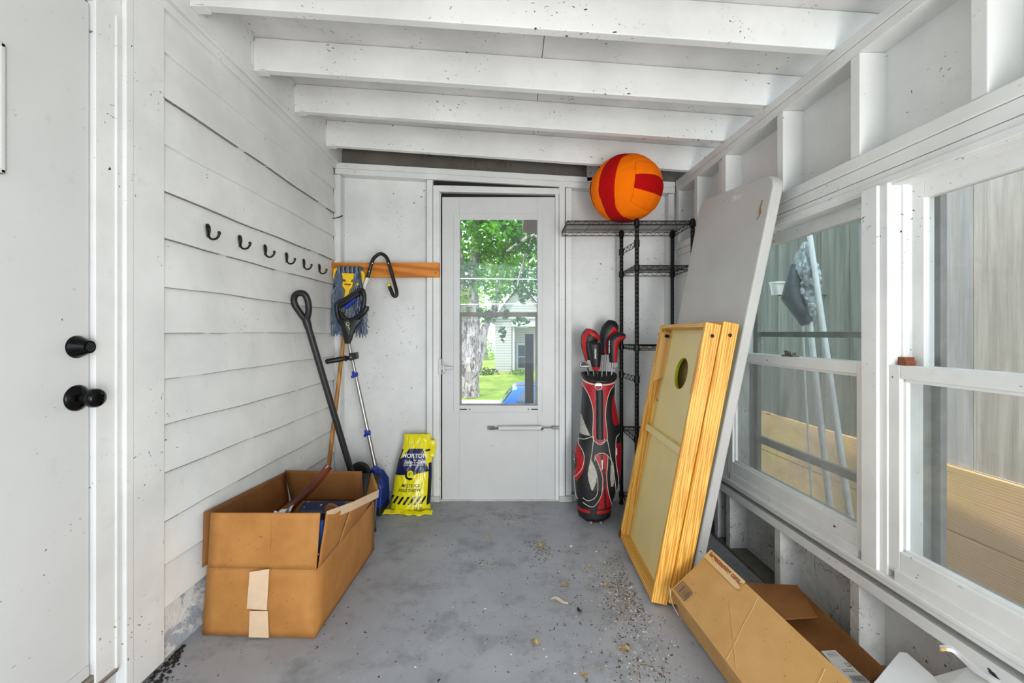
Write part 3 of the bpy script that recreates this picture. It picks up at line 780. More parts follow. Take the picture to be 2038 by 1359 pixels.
# --- bag of ice melter
bg_ = thing('ice_melt_bag', 'yellow and navy bag of ice melter standing beside the storm door', 'bag', (-.645, 2.68, 0))
Hb = .452
def bag_half(v):
    ks = [(0,.130),(.06,.124),(.2,.124),(.45,.118),(.65,.108),(.8,.090),(.9,.086),(1,.088)]
    for (a,x),(b,y) in zip(ks[:-1], ks[1:]):
        if v <= b: return x+(y-x)*(v-a)/(b-a)
    return ks[-1][1]
def bag_c(v): return -.645 + .028*v
def bag_dep(v): return .068*max(.0, (1-v))**.55*(1 if v > .05 else .55+9*v) + .006
def bag_yc(v): return 2.705 + .088*v
def bag_pt(u, v, side=-1, off=0):
    wr = .004*mnoise.noise(Vector((u*3.2+7, v*6, side*3))) + .003*mnoise.noise(Vector((u*7, v*13, 2)))*(1.6 if v > .75 else 1)
    d = bag_dep(v)*max(0, 1-abs(u)**2.6)**.6
    return Vector((bag_c(v) + bag_half(v)*u, bag_yc(v) + side*(d + wr*(1-abs(u)**4) + off), .006 + Hb*v))
def bag_col(u, v):
    if .105 < v < .205 and -.99 < u < .80 and ((u*.122 - (v*Hb)*.62) / .034) % 1 < .45: return 2
    dx = (u+.1)*bag_half(.488); dz = (v-.488)*Hb; r = math.hypot(dx, dz)
    if .021 < r < .034 and not (dx > .012 and -.022 < dz < -.004): return 2
    if r <= .034: return 0
    nb = .46 + .05*(u+1)/1.75
    if nb < v < .815 and u < .56 + .3*(.815-v)/.3 and (v < .62 or u > -1 + .56*(v-.62)/.195): return 1
    if u > .86 and .08 < v < .62: return 1 if v > .42 else 2
    if u < -.86 and .64 < v < .80: return 1
    if u > .70 and .775 < v < .80: return 1
    return 0
mb = MB()
mb.grid(lambda a, b: bag_pt(2*a-1, b), 110, 190, lambda a, b: bag_col(2*a-1, b))
mb.grid(lambda a, b: bag_pt(2*a-1, b, 1), 40, 60)
bagm = [plain('glossy_yellow_film', (240,226,24), .22, var=.08), plain('navy_film', (24,30,78), .22), plain('black_print_film', (24,24,26), .25)]
mb.build('sack', bagm, bg_, smooth=60)
mb = MB()  # bottom seam flange
mb.grid(lambda a, b: Vector((-.645 + (2*a-1)*(.150+.004*math.sin(a*40)), 2.655 - .035*b + .012*math.sin(a*7) + .006*math.sin(a*23), .004 + .014*(1-b) + .002*math.sin(a*31))), 40, 4)
mb.build('bottom_seam', bagm[0], bg_, smooth=60, solid=.003)
mb = MB()  # handle ear at the top
ear = [(846,873),(861,876),(866,884),(866,900),(862,905),(853,902),(846,898)]
mb.grid(lambda a, b: P(832 + 34*a + 1*math.sin(b*5), 870 + 4*a + (31 + 4*a)*b - 2*math.sin(a*6), 2.782 - .010*math.sin(a*5) - .006*math.sin(b*6)), 20, 14)
mb.build('handle_ear', bagm[0], bg_, smooth=60, solid=.004)
mb = MB(); mb.prism([P(a,b,2.768) for a,b in ((829,881),(840,880),(843,883),(842,888),(830,889),(827,885))], (0,.002,0)); mb.build('handle_hole', plain('pale_hole', (196,192,140), .5), bg_)
def bag_text(s, size, u, v, m, nm, slant=0):
    f = lambda x, y: bag_pt(u + (x+slant*y)/bag_half(v), v + y/Hb, -1, .0016)
    text_mesh(s, size, f).build(nm, m, bg_)
wht_ink = plain('white_ink', (240,240,236), .4); blk_ink = plain('black_ink', (26,26,28), .4); yel_ink = plain('yellow_ink', (236,222,60), .4)
bag_text('MORTON', .036, .03, .722, wht_ink, 'brand_lettering'); bag_text('Safe-T-Salt', .031, .06, .645, wht_ink, 'product_lettering'); bag_text('ROCK SALT ICE MELTER', .0115, .02, .603, wht_ink, 'small_lettering')
bag_text('5°', .026, -.1, .488, blk_ink, 'temperature_lettering'); bag_text('MELTS ICE', .025, .0, .342, blk_ink, 'claim_lettering', .12); bag_text('AND SNOW', .025, -.03, .283, blk_ink, 'claim_lettering', .12); bag_text('25 lb', .025, .48, .055, blk_ink, 'weight_lettering', .1)

# --- open cardboard box with raised flaps
bx_ = thing('open_cardboard_box', 'open brown cardboard box with raised flaps against the clapboard wall', 'box', (-.93, 1.9, 0))
A = Vector((-1.146,1.582,.004)); B_ = Vector((-.724,1.563,.004)); Cc = Vector((-.712,2.20,.004)); D_ = Vector((-1.142,2.21,.004))
up = Vector((0,0,.249)); ft = [Vector((0.012,.004,0)),Vector((0.004,0,0)),Vector((0,0,0)),Vector((0,0,0))]
A2, B2, C2, D2 = A+up+Vector((.022,-.004,0)), B_+up+Vector((.008,0,0)), Cc+up, D_+up
mb = MB(); 
def panel(mb, a, b, c, d, mi=0, bow=0, n=10):
    nrm = (b-a).cross(d-a).normalized()
    def f(u, v):
        p = (a.lerp(b,u)).lerp(d.lerp(c,u), v)
        return p + nrm*(bow*math.sin(u*PI)*math.sin(v*PI) + .0015*mnoise.noise(p*14))
    mb.grid(f, n, n, mi=mi)
panel(mb, A, B_, B2, A2, bow=.004); panel(mb, B_, Cc, C2, B2, bow=.010); panel(mb, Cc, D_, D2, C2); panel(mb, D_, A, A2, D2); panel(mb, A, B_, Cc, D_)
mb.build('box_body', M['card'], bx_, smooth=50, solid=.005)
mb = MB(); fa, fb = Vector((-1.106,1.570,.458)), Vector((-.7045,1.570,.457)); panel(mb, A2, B2, fb, fa, bow=-.004); mb.build('front_flap', M['card'], bx_, smooth=50, solid=.005)
mb = MB(); panel(mb, C2+Vector((-.055,0,0)), D2, Vector((-1.168,2.195,.412)), Vector((-.772,2.195,.408))); mb.build('back_flap', M['card_in'], bx_, smooth=50, solid=.005)
mb = MB(); panel(mb, D2+Vector((-.002,-.02,0)), A2+Vector((-.040,.03,-.016)), Vector((-1.166,1.618,.440)), Vector((-1.164,2.19,.405))); mb.build('side_flap', M['card_in'], bx_, smooth=50, solid=.005)
mb = MB()
e0, e1 = B2+Vector((.001,.012,0)), Vector((-.709,1.632,.437)); m0, m1 = B2.lerp(C2,.72), Vector((-.640,2.045,.366)); f0, f1 = P(725,1003,2.19), Vector((-.716,2.185,.405))
k0, k1 = B2.lerp(C2,.30), e1.lerp(m1,.42)+Vector((.004,0,-.004))
panel(mb, e0, k0, k1, e1); panel(mb, k0, m0, m1, k1); panel(mb, m0, f0, f1, m1)
mb.build('side_flap', M['card'], bx_, smooth=20, solid=.005)
mb = MB(); o = Vector((.0032,-.001,0)); dn = Vector((-.003,0,-.034))
for a, b in ((e1,k1),(k1,m1)):
    mb.add([a+o+Vector((0,0,.002)), b+o+Vector((0,0,.002)), b+o+dn, a+o+dn], [(0,1,2,3)])
mb.build('edge_tape', M['tape'], bx_, solid=.0012)
mb = MB()
for pts in ([(497,1138),(536,1132),(531,1214),(491,1211)],[(497,1216),(533,1216),(535,1269),(495,1268)]):
    mb.add([P(a,b,1.5595 - .003*((1270-b)/140)) for a,b in pts], [(0,1,2,3)])
build_each(mb, 'front_tape', M['tape'], bx_, solid=.0012)
mb = MB()   # creases pressed into the front flap and side
for pts in ([(590,1022),(598,1050),(612,1072),(634,1104)],[(541,1022),(540,1080),(536,1131)]): mb.tube([P(a,b,1.5705) for a,b in pts], .0022, 6)
build_each(mb, 'crease', M['card'], bx_, smooth=60)

# contents of that box
mb = MB(); pth = smooth_path([(-.93,1.72,.06),(-.965,1.76,.27),(-.945,1.80,.365),(-.905,1.86,.415),(-.872,1.92,.455),(-.853,1.955,.49),(-.842,1.965,.507)], 6)
mb.tube(pth, [.018]*len(pth), 14, flat=.5)
tag(mb.build('curved_wood_arm', wood('red_brown_varnished_wood', (98,44,26), (74,32,20), 'Z', 8, .15, .25, 4), smooth=60), 'curved red brown varnished wooden arm sticking out of the open cardboard box', 'wooden arm')
def star_mat():
    m = NT('navy_star_print'); p = m.pos(obj=True)
    v = m.n('ShaderNodeTexVoronoi'); v.inputs['Scale'].default_value = 42; m.l(p, v.inputs['Vector'])
    base = m.mix(m.ramp(v.outputs['Distance'], [(.10, WHT), (.14, BLK)]), srgb(20,25,62), srgb(214,218,226))
    m.bsdf(base, .4); return m.mat
nc = thing('navy_starry_case', 'navy blue star patterned case lying inside the open cardboard box', 'case', (-.80,1.86,.1))
a_, b_, c_2 = Vector((-.905,1.80,.385)), Vector((-.722,1.88,.362)), Vector((-.740,1.70,.16))
mb = MB(); mb.obox(Vector((-.90,1.74,.078)), (.175,.06,-.02), (-.005,.06,.02), (.005,.04,.30)); mb.build('case_body', star_mat(), nc, bevel=.012, bseg=3)
mb = MB(); mb.prism([P(a,b,1.80) for a,b in ((645,1010),(652,1004),(664,1006),(672,1013),(660,1018),(647,1017))], (0,.02,0)); mb.build('patch', M['card_in'], nc, bevel=.002)
mb = MB(); mb.tube([(-.735,1.64,.02),(-.732,1.637,.20),(-.728,1.635,.40)], .0085, 12)
tag(mb.build('blue_rod', plain('blue_painted_metal', (40,84,170), .25, .4), smooth=50), 'shiny blue rod showing in the gap between two box flaps', 'rod')
mb = MB(); mb.grid(lambda u, v: Vector((-1.02+.10*u, 1.70+.10*v, .335+.055*u + .022*mnoise.noise(Vector((u*4,v*4,3))) + .02*math.sin(v*9+u*4)*.6)), 14, 14)
tag(mb.build('crumpled_paper', plain('white_paper', (226,228,232), .7), smooth=20, solid=.001), 'crumpled white paper poking over the front of the open cardboard box', 'paper')
# ================================================================ things along the right wall
M['pine'] = wood('pine_frame', (248,196,98), (214,140,46), 'Z', 9, .03, .4, 52, 9)
M['pine_x'] = wood('pine_frame_cross', (246,194,98), (212,144,52), 'X', 9, .02, .4, 62)
M['leg'] = wood('pale_leg_wood', (240,190,120), (222,164,88), 'Z', 9, .03, .4, 16, 4)
M['ply'] = plain('pale_birch_panel', (238,216,150), .45, var=.1, scale=3)
M['lime'] = plain('lime_paint', (190,205,30), .4)
# --- bean bag toss boards
def board():
    t = thing('cornhole_board', '', 'cornhole board', (0,0,0), group='bean bag toss boards leaning on the folding table')
    Wd, Ln, Dp, th = .585, 1.172, .064, .020
    mb = MB(); mb.box(0, th, 0, Dp, 0, Ln); mb.build('side_rail', M['pine'], t, bevel=.0025)
    mb = MB(); mb.box(Wd-th, Wd, 0, Dp, 0, Ln); mb.build('side_rail', M['pine'], t, bevel=.0025)
    mb = MB(); mb.box(th, Wd-th, 0, Dp, 0, th); mb.build('end_rail', M['pine_x'], t, bevel=.0025)
    mb = MB(); mb.box(th, Wd-th, 0, Dp, Ln-th, Ln); mb.build('end_rail', M['pine_x'], t, bevel=.0025)
    mb = MB(); cx_, cz_, r = Wd/2, Ln-.232, .076   # panel with a round hole
    n = 48; out = []; inn = []
    for k in range(n):
        a = 2*PI*k/n; ca, sa = math.cos(a), math.sin(a)
        hw, hh = Wd/2-th, r+.10
        s = min(hw/abs(ca) if abs(ca) > 1e-6 else 9, hh/abs(sa) if abs(sa) > 1e-6 else 9)
        out.append((cx_+ca*s, cz_+sa*s)); inn.append((cx_+ca*r, cz_+sa*r))
    y0, y1 = Dp-.014, Dp-.001
    vs = [(x,y0,z) for x,z in out]+[(x,y0,z) for x,z in inn]+[(x,y1,z) for x,z in out]+[(x,y1,z) for x,z in inn]
    fs = []
    for k in range(n):
        k2 = (k+1) % n
        fs += [(k,k2,n+k2,n+k),(2*n+k,3*n+k,3*n+k2,2*n+k2)]
    mb.add(vs, fs)
    zt, zb = cz_+r+.10, cz_-r-.10
    mb.box(th, Wd-th, y0, y1, zt, Ln-th); mb.box(th, Wd-th, y0, y1, th, zb)
    pn = mb.build('panel', M['ply'], t)
    mb = MB(); mb.loft([[(cx_+math.cos(2*PI*k/n)*(r+.0005), y, cz_+math.sin(2*PI*k/n)*(r+.0005)) for k in range(n)] for y in (y0-.0006, y1+.0006)], cap=False); mb.build('hole_rim', M['lime'], pn, smooth=40)
    mb = MB(); mb.box(th, Wd-th, .022, .050, .600, .632); mb.build('cross_brace', M['ply'], t, bevel=.002)
    for x in (Wd-th-.024, th+.002):
        mb = MB(); pts = [(x,.004,Ln-.31),(x,.058,Ln-.275),(x,.058,Ln-.055)] + [(x,.031+.027*math.cos(a*PI/8),Ln-.055+.027*math.sin(a*PI/8)) for a in range(1,8)] + [(x,.004,Ln-.055)]
        lg = mb.prism(pts, (.021,0,0)).build('leg', M['leg'], t, bevel=.003)
        if x > .2:
            b = MB(); b.lathe([(.009,0),(.009,.004),(.005,.006),(.005,.012),(0,.012)], (x,.030,Ln-.055), (-1,0,0), 12); b.box(x-.012,x-.008,.018,.042,Ln-.062,Ln-.048); b.build('wing_nut', M['black_metal'], lg)
    mb = MB(); mb.lathe([(.0075,0),(.0075,.002),(.005,.004),(0,.0045)], (0, .034, Ln-.052), (-1,0,0), 14); mb.build('bolt', M['black_metal'], t, smooth=40)
    return t
b1 = board()
def place(t, O, xa, ya, za):
    t.matrix_world = Matrix(((xa[0],ya[0],za[0],O[0]),(xa[1],ya[1],za[1],O[1]),(xa[2],ya[2],za[2],O[2]),(0,0,0,1)))
za = Vector((.192,0,.981)).normalized(); xa = Vector((.026,.9996,0)); xa = (xa - za*xa.dot(za)).normalized(); ya = za.cross(xa)
O1 = Vector((.572,1.752,.014))
# board x axis runs away from the eye, so the near rail is x = 0
place(b1, O1, xa, ya*-1 if ya.x < 0 else ya, za)
b1['label'] = 'pale wooden bean bag toss board showing its open back, hole and folded legs'
b2 = dup(b1); b2.matrix_world = b1.matrix_world.copy(); b2.location = O1 + Vector((.066,-.012,-.001)) + za*.004
b2['label'] = 'second wooden bean bag toss board, sandwiched between the open-backed one and the folding table'
mb = MB(); c = O1 + xa*.545 + Vector((-.002,0,.0)); mb.prism([O1+xa*.555+za*.0-ya*0+Vector((-.004,0,0)), O1+xa*.587+Vector((-.004,0,0)), O1+xa*.587+za*.045+Vector((-.004,0,0)), O1+xa*.560+za*.028+Vector((-.004,0,0))], (.005,0,0))
tk = mb.build('corner_tag', plain('brown_corner', (112,66,36), .6), None); tk.parent = b1; tk.matrix_parent_inverse = b1.matrix_world.inverted()

# --- folding table, folded flat, standing on its end
ft_ = thing('folding_table', 'off white plastic folding table stood on end against the stud wall', 'table', (0,0,0))
tn = Vector((1.052,1.70,1.760)); tb = Vector((.795,1.90,.004)); e = (tn-tb); Lt = e.length; ez = e.normalized()
wd_ = Vector((-.040,.600,0)); wd_ = (wd_ - ez*wd_.dot(ez)); Wt = .62; ex = wd_.normalized(); ey = ez.cross(ex)
if ey.x < 0: ey = -ey
def rr_poly(w, l, r, n=8):
    pts = []
    for cx_, cz_, a0 in ((w-r,r,-PI/2),(w-r,l-r,0),(r,l-r,PI/2),(r,r,PI)):
        for k in range(n+1): a = a0 + PI/2*k/n; pts.append((cx_+r*math.cos(a), cz_+r*math.sin(a)))
    return pts
tp = rr_poly(Wt, Lt, .065)
mb = MB(); mb.loft([[(x,y,z) for x,z in tp] for y in (0,.044)])
M['table'] = paint('table_plastic', (201,199,195), specks=.73, blotch=.06, rough=.5)
mb.build('table_top', M['table'], ft_, smooth=40, bevel=.007, bseg=3)
inn = rr_poly(Wt-.05, Lt-.05, .05)
mb = MB(); mb.box(.03,Wt-.03,.044,.052,.10,.13); mb.box(.03,Wt-.03,.044,.052,Lt-.13,Lt-.10); build_each(mb, 'leg_frame', M['grey_metal'], ft_)
f = lambda x, y: (.255 - x*1, -.0006, Lt-.052 + y)
mb = text_mesh('FRA1', .034, f, maxlen=.02); mb.build('tape_label', plain('white_label', (240,240,238), .5), ft_)
mb = MB(); mb.tube(smooth_path([(.052,-.0015,Lt-.10),(.056,-.0015,Lt-.13),(.050,-.0015,Lt-.155),(.062,-.0015,Lt-.18)],4), [.0025]*5+[.005]*4+[.002]*4, 5)
mb.build('leaf_scrap', plain('dry_leaf_brown', (128,92,48), .8), ft_)
place(ft_, tb, ex, ey, ez)

# --- wire shelf unit
sh = thing('wire_shelf_unit', 'black wire shelf unit with a wide top shelf in the corner', 'shelf unit', (.88, 2.66, 0))
bm_ = M['black_metal']
yN, yFa = 2.515, 2.795
def wire_shelf(x0, x1, z, nw, skew=0):
    mb = MB(); r = .0028
    xs = (x0, x1)
    for zz in (z, z-.024):
        mb.tube([(x0,yN,zz),(x1,yN,zz)], r, 6); mb.tube([(x0,yFa,zz),(x1,yFa,zz)], r, 6)
        mb.tube([(x0,yN,zz),(x0,yFa,zz)], r, 6); mb.tube([(x1,yN,zz),(x1,yFa,zz)], r, 6)
    def zig(a, b):
        a = Vector(a); b = Vector(b); n = max(3, int((b-a).length/.028)); pts = []
        for k in range(n+1): pts.append(a.lerp(b, k/n) + Vector((0,0,-.024 if k % 2 else 0)))
        mb.tube(pts, .0018, 5)
    zig((x0,yN,z),(x1,yN,z)); zig((x0,yFa,z),(x1,yFa,z)); zig((x0,yN,z),(x0,yFa,z)); zig((x1,yN,z),(x1,yFa,z))
    for k in range(1, nw): y = yN + (yFa-yN)*k/nw; mb.tube([(x0,y,z+.002),(x1,y,z+.002)], .0016, 5)
    m = max(2, int((x1-x0)/.17))
    for k in range(1, m+1): x = x0 + (x1-x0)*k/(m+1); mb.tube([(x,yN,z-.003),(x,yFa,z-.003)], .0022, 5)
    return mb.build('shelf', bm_, sh, smooth=60)
zT = 1.778
wire_shelf(.325, 1.064, zT, 13)
for z in (1.515, 1.042, .505, .075): wire_shelf(.722, 1.052, z, 10)
for (x, y) in ((.716,yFa),(1.05,yFa),(.735,yN),(1.064,yN)):
    prof = [(0,.012),(.0122,.012)]
    for k in range(68):
        z = k*.0254+.03; prof += [(.0122,z-.0022),(.0130,z-.0012),(.0130,z+.0012),(.0122,z+.0022)]
    mb = MB(); mb.lathe(prof + [(.0122,zT+.010),(.010,zT+.013),(0,zT+.013)], (x,y,0), (0,0,1), 14); p = mb.build('post', bm_, sh, smooth=50)
    for z in (1.764,1.503,1.03,.493,.065):
        mb = MB(); mb.lathe([(.0145,-.02),(.018,-.016),(.0165,.016),(.0145,.018)], (x,y,z), (0,0,1), 14); mb.build('collar', bm_, p, smooth=40)
    mb = MB(); mb.lathe([(0,0),(.016,0),(.016,.006),(.009,.014),(0,.014)], (x,y,0), (0,0,1), 14); mb.build('foot', bm_, p, smooth=40)
for z in (1.66, .86):   # ladder braces between the two end posts
    mb = MB()
    a, b = Vector((.716,yFa,z)), Vector((.735,yN,z))
    mb.tube([a,b], .0025, 6); mb.tube([a-Vector((0,0,.03)), b-Vector((0,0,.03))], .0025, 6)
    mb.tube([a.lerp(b,k/9) - Vector((0,0,.03 if k % 2 else 0)) for k in range(10)], .0018, 5)
    for q_ in (a, b): mb.lathe([(.0165,-.035),(.0165,.006)], q_, (0,0,1), 14)
    mb.build('brace', bm_, sh, smooth=50)

# --- big plush volleyball
bl = thing('plush_volleyball', 'large orange and red plush volleyball on the wire shelf unit', 'ball', (.685, 2.545, zT))
R0 = .2095; bc = Vector((.676, 2.535, zT + .1935)); zs = .925
rotz = math.radians(-46); tilt = math.radians(7); roll = math.radians(4)
RM = Matrix.Rotation(roll, 3, 'Y') @ Matrix.Rotation(tilt, 3, 'X') @ Matrix.Rotation(rotz, 3, 'Z')
def ball_pt(d, off=0):
    d = d.normalized()
    n = .004*mnoise.noise(d*3.0) + .002*mnoise.noise(d*8)
    p = d*(R0 + n + off); p.z *= zs
    if p.z < -R0*zs*.93: p.z = -R0*zs*.93 - (p.z + R0*zs*.93)*-.15
    return bc + p
mb = MB()
axes = [(Vector((1,0,0)),Vector((0,1,0)),Vector((0,0,1)),1),(Vector((-1,0,0)),Vector((0,1,0)),Vector((0,0,1)),1),
        (Vector((0,1,0)),Vector((1,0,0)),Vector((0,0,1)),0),(Vector((0,-1,0)),Vector((1,0,0)),Vector((0,0,1)),0),
        (Vector((0,0,1)),Vector((1,0,0)),Vector((0,1,0)),0),(Vector((0,0,-1)),Vector((1,0,0)),Vector((0,1,0)),0)]
for nrm, ua, va, mode in axes:
    def f(u, v, nrm=nrm, ua=ua, va=va):
        a = math.tan((2*u-1)*PI/4); b = math.tan((2*v-1)*PI/4)
        d = RM @ (nrm + ua*a + va*b).normalized()
        s = (2*v-1 if mode else 2*u-1); o = 0
        for ed in (-.34,.34,-1,1): o -= .0035*max(0, 1-abs(s-ed)/.06)
        return ball_pt(d, o)
    mb.grid(f, 36, 36, lambda u, v, mode=mode: 1 if abs((2*v-1) if mode else (2*u-1)) < .34 else 0)
mb.build('cover', [plain('orange_plush', (255,120,0), .9, 0, .15, var=.06, scale=14), plain('red_plush', (184,8,10), .9, 0, .15, var=.1, scale=14)], bl, smooth=60)
def btxt(x, y):
    az = math.radians(-118) + x/R0/.52; el = math.radians(60) + y/R0
    return ball_pt(Vector((math.cos(el)*math.cos(az), math.cos(el)*math.sin(az), math.sin(el))), .001)
text_mesh('SELECT', .05, btxt, maxlen=.012).build('lettering', plain('white_felt', (240,236,228), .7), bl)

# --- golf bag
gb = thing('golf_bag', 'red and black golf bag with white piping beside the wire shelf unit', 'golf bag', (.49, 2.58, 0))
def lerp_tab(tab, x):
    if x <= tab[0][0]: return tab[0][1]
    for (a,p),(b,q_) in zip(tab[:-1], tab[1:]):
        if x <= b: return p + (q_-p)*(x-a)/(b-a)
    return tab[-1][1]
Hg = .858
def g_c(z): return Vector((.495 + .042*z/Hg, 2.575 + .075*z/Hg, z))
g_l = [(0,.062),(.03,.098),(.10,.108),(.17,.118),(.24,.128),(.36,.135),(.42,.128),(.46,.110),(.50,.104),(.60,.102),(.72,.098),(.86,.096)]
g_r = [(0,.062),(.03,.095),(.10,.100),(.17,.125),(.24,.150),(.42,.152),(.50,.142),(.56,.135),(.66,.112),(.72,.100),(.86,.098)]
g_f = [(0,.055),(.03,.088),(.10,.094),(.20,.108),(.32,.108),(.42,.098),(.50,.092),(.86,.092)]
def g_pt(th, z, off=0):
    c, s = math.cos(th), math.sin(th)
    a = lerp_tab(g_r if c > 0 else g_l, z) + off; b = lerp_tab(g_f, z) + off
    e_ = .86
    rim = 0
    if z > Hg-.10: rim = (.030*(math.sin(th)*-.5+.5 - .75))*((z-(Hg-.10))/.10)**2
    return g_c(z) + Vector((a*math.copysign(abs(c)**e_, c), b*math.copysign(abs(s)**e_, s), -.035*max(0,-s)*((z/Hg)**8) ))
def lat(px, py):   # lateral position and height on the front of the bag
    Yf = 2.485 + .075*max(0, (1045-py)/300); return ((px-1019)*Yf/F, H + (HY-py)*Yf/F)
def curve(pts): return sorted([(lat(a,b)[1], lat(a,b)[0]) for a,b in pts])
cv = {k: curve(v) for k, v in dict(
 ul=[(1156,760),(1170,776),(1179,804),(1181,830),(1180,868),(1183,876),(1188,882),(1194.5,884)], ur=[(1226,760),(1214,774),(1207,799),(1205,830),(1208.6,868),(1206,876),(1201,882),(1194.5,884)],
 ll=[(1183,905),(1190,922),(1197,944),(1198,961),(1195,985),(1189,1013)], lr=[(1209,905),(1208,925),(1206,944),(1209,975),(1215,995),(1223,1013)],
 wl=[(1176,914),(1170,945),(1171,976)], wr_=[(1180,914),(1187,940),(1187,966)]).items()}
zz = lambda py: lat(1190,py)[1]
def g_col(th, z):
    if math.sin(th) > .35: return 0
    p = g_pt(th, z); x = p.x
    def X(px): return lat(px, 1045-(z/.0)) if 0 else None
    Yf = 2.485 + .075*z/.9; px = CX + x*F/Yf; py = HY - (z-H)*F/Yf
    if z < .055: return 0
    if z < .092: return 1 if (.064 < z - .02*((x-.50)/.1)**2*0 < .084 and abs(x-.475) > .02) else 0
    if py > 884:
        if 904 < py < 1013:
            if lerp_tab(cv['ll'], z) < x < lerp_tab(cv['lr'], z): return 0 if abs(x - .5*(lerp_tab(cv['ll'],z)+lerp_tab(cv['lr'],z))) < .006 else 1
            if 914 < py < 976:
                w = math.sin((py-914)/62*PI)
                c0 = 1176 + (py-914)*.03
                if c0-7*w < px < c0+10*w: return 2
                if 918 < py < 968 and 1217-3*w < px < 1219+4*w: return 2
        if px < 1163 and 885 < py < 962:
            w = math.sin((py-885)/77*PI)
            if px < 1150 + 13*w: return 0 if px < 1141 + 9*w and 900 < py < 950 else 1
        if px > 1226 and 868 < py < 955 and px > 1227 + 10*(abs(py-905)/60)**3: return 1
        return 0
    ul, ur = lerp_tab(cv['ul'], z), lerp_tab(cv['ur'], z)
    if ul < x < ur or py < 762:
        if 1186 < px < 1201 and 768 < py < 873: return 0
        return 1
    if px < 1176 and 800 < py < 868 and px < 1158 + 18*((py-800)/68)**2: return 2
    if px > 1219 + 6*abs((py-815)/33)**3 and 786 < py < 848: return 1
    return 0
mb = MB(); NA, NZ = 220, 270
mb.loft([[g_pt(2*PI*j/NA, Hg*i/NZ) for j in range(NA)] for i in range(NZ+1)], cap=False, mfun=lambda i, j: g_col(2*PI*(j+.5)/NA, Hg*(i+.5)/NZ))
mb.loft([[g_c(0) + (g_pt(2*PI*j/NA, 0)-g_c(0))*k for j in range(NA)] for k in (1,.02)], cap=True)
mb.loft([[g_pt(2*PI*j/NA, Hg*k, -.012) for j in range(NA)] for k in (1.0,.8,.78)], cap=True)
fab = [plain('black_bag_fabric', (24,24,27), .55, var=.35, scale=60), plain('red_bag_fabric', (178,14,28), .5, var=.15, scale=40), plain('silver_mesh_fabric', (190,186,174), .6, var=.3, scale=50)]
mb.build('bag_body', fab, gb, smooth=60)
def front(x, z, off=.002):
    best = None
    lo, hi = PI, 2*PI
    for k in range(40):
        m_ = (lo+hi)/2
        if g_pt(m_, z).x < x: lo = m_
        else: hi = m_
    return g_pt((lo+hi)/2, z, off)
pip = plain('cream_piping', (222,214,198), .6)
def piping(pts): 
    w = smooth_path([(lat(a,b)[0], lat(a,b)[1], 0) for a,b in pts], 6)
    return [front(p.x, max(.004, min(Hg-.002, p.y))) for p in w]
mb = MB()
for pts in ([(1159,763),(1170,776),(1179,804),(1181,830),(1180,868),(1184,878),(1194,884),(1204,878),(1208.6,868),(1205,830),(1207,799),(1214,774),(1223,763)],
            [(1182,868),(1178,900),(1172,930)],[(1208,872),(1214,905),(1220,935),(1228,985)],
            [(1183,916),(1184,908),(1190,902),(1200,901),(1208,905),(1216,916)],
            [(1183,907),(1190,922),(1197,944),(1198,961),(1195,985),(1185,1004),(1175,1008),(1162,1002)],[(1209,907),(1208,925),(1206,944),(1209,975),(1215,995),(1221,1011)],
            [(1180,868),(1166,875),(1153,882),(1163,905),(1160,930),(1148,955),(1143,972),(1147,990),(1153,1000)],
            [(1236,866),(1228,872),(1226,890),(1226,920),(1232,955),(1232,972)],[(1176,918),(1187,945),(1187,982),(1172,996),(1161,992)]):
    mb.tube(piping(pts), .0021, 6)
mb.build('piping', pip, gb, smooth=60)
mb = MB(); rimp = [g_pt(2*PI*j/48, Hg, .002)+Vector((0,0,.004)) for j in range(48)]
mb.tube(rimp, .012, 10, closed=True); mb.build('top_collar', fab[0], gb, smooth=60)
mb = MB(); mb.tube([g_pt(PI+PI*j/24, Hg-.022, .003) for j in range(25)], .0045, 8); mb.build('collar_trim', pip, gb, smooth=60)
mb = MB(); rc = front(.500, Hg-.045, .012); rc = front(lat(1191,760)[0], lat(1191,760)[1], .010)
mb.tube(arc(rc, .021, 0, 2*PI, 28)[:-1], .0028, 8, closed=True); mb.box(rc.x-.019, rc.x+.019, rc.y-.003, rc.y+.003, rc.z+.004, rc.z+.016)
dr = front(lat(1194,878)[0], lat(1194,878)[1], .008); mb.tube([dr+Vector((-.024,0,.022)), dr+Vector((-.022,0,.002)), dr+Vector((0,0,-.006)), dr+Vector((.022,0,.002)), dr+Vector((.024,0,.022))], .003, 8)
build_each(mb, 'buckle_ring', M['alu'], gb, smooth=60)
mb = MB(); mb.tube([front(lat(1193,y)[0], lat(1193,y)[1], .006) for y in (772,795,815,840,862,874)], .0175, 10, flat=.35); mb.build('strap', fab[0], gb, smooth=50)
zp = M['white_plastic']
mb = MB(); mb.tube([front(lat(1197,y)[0], lat(1197,y)[1], .006) for y in (913,918,924,932)], [.006,.006,.004,.003], 8); mb.tube([front(lat(1226,y)[0], lat(1226,y)[1], .006) for y in (892,900,906)], .004, 8)
build_each(mb, 'zip_pull', zp, gb, smooth=60)
mb = text_mesh('OC', .024, lambda x, y: front(lat(1143,920)[0]+.012 + y*.35, lat(1143,920)[1]-x*1.2, .003), maxlen=.01); mb.build('pocket_lettering', wht_ink, gb)
mb = MB()
for s in (-1, 1): c0 = g_c(0) + Vector((s*.03,-.05,.012)); mb.lathe([(0,0),(.018,0),(.016,.010),(0,.014)], c0-Vector((0,0,.012)), (0,0,1), 14)
build_each(mb, 'foot', M['grey_metal'], gb, smooth=50)

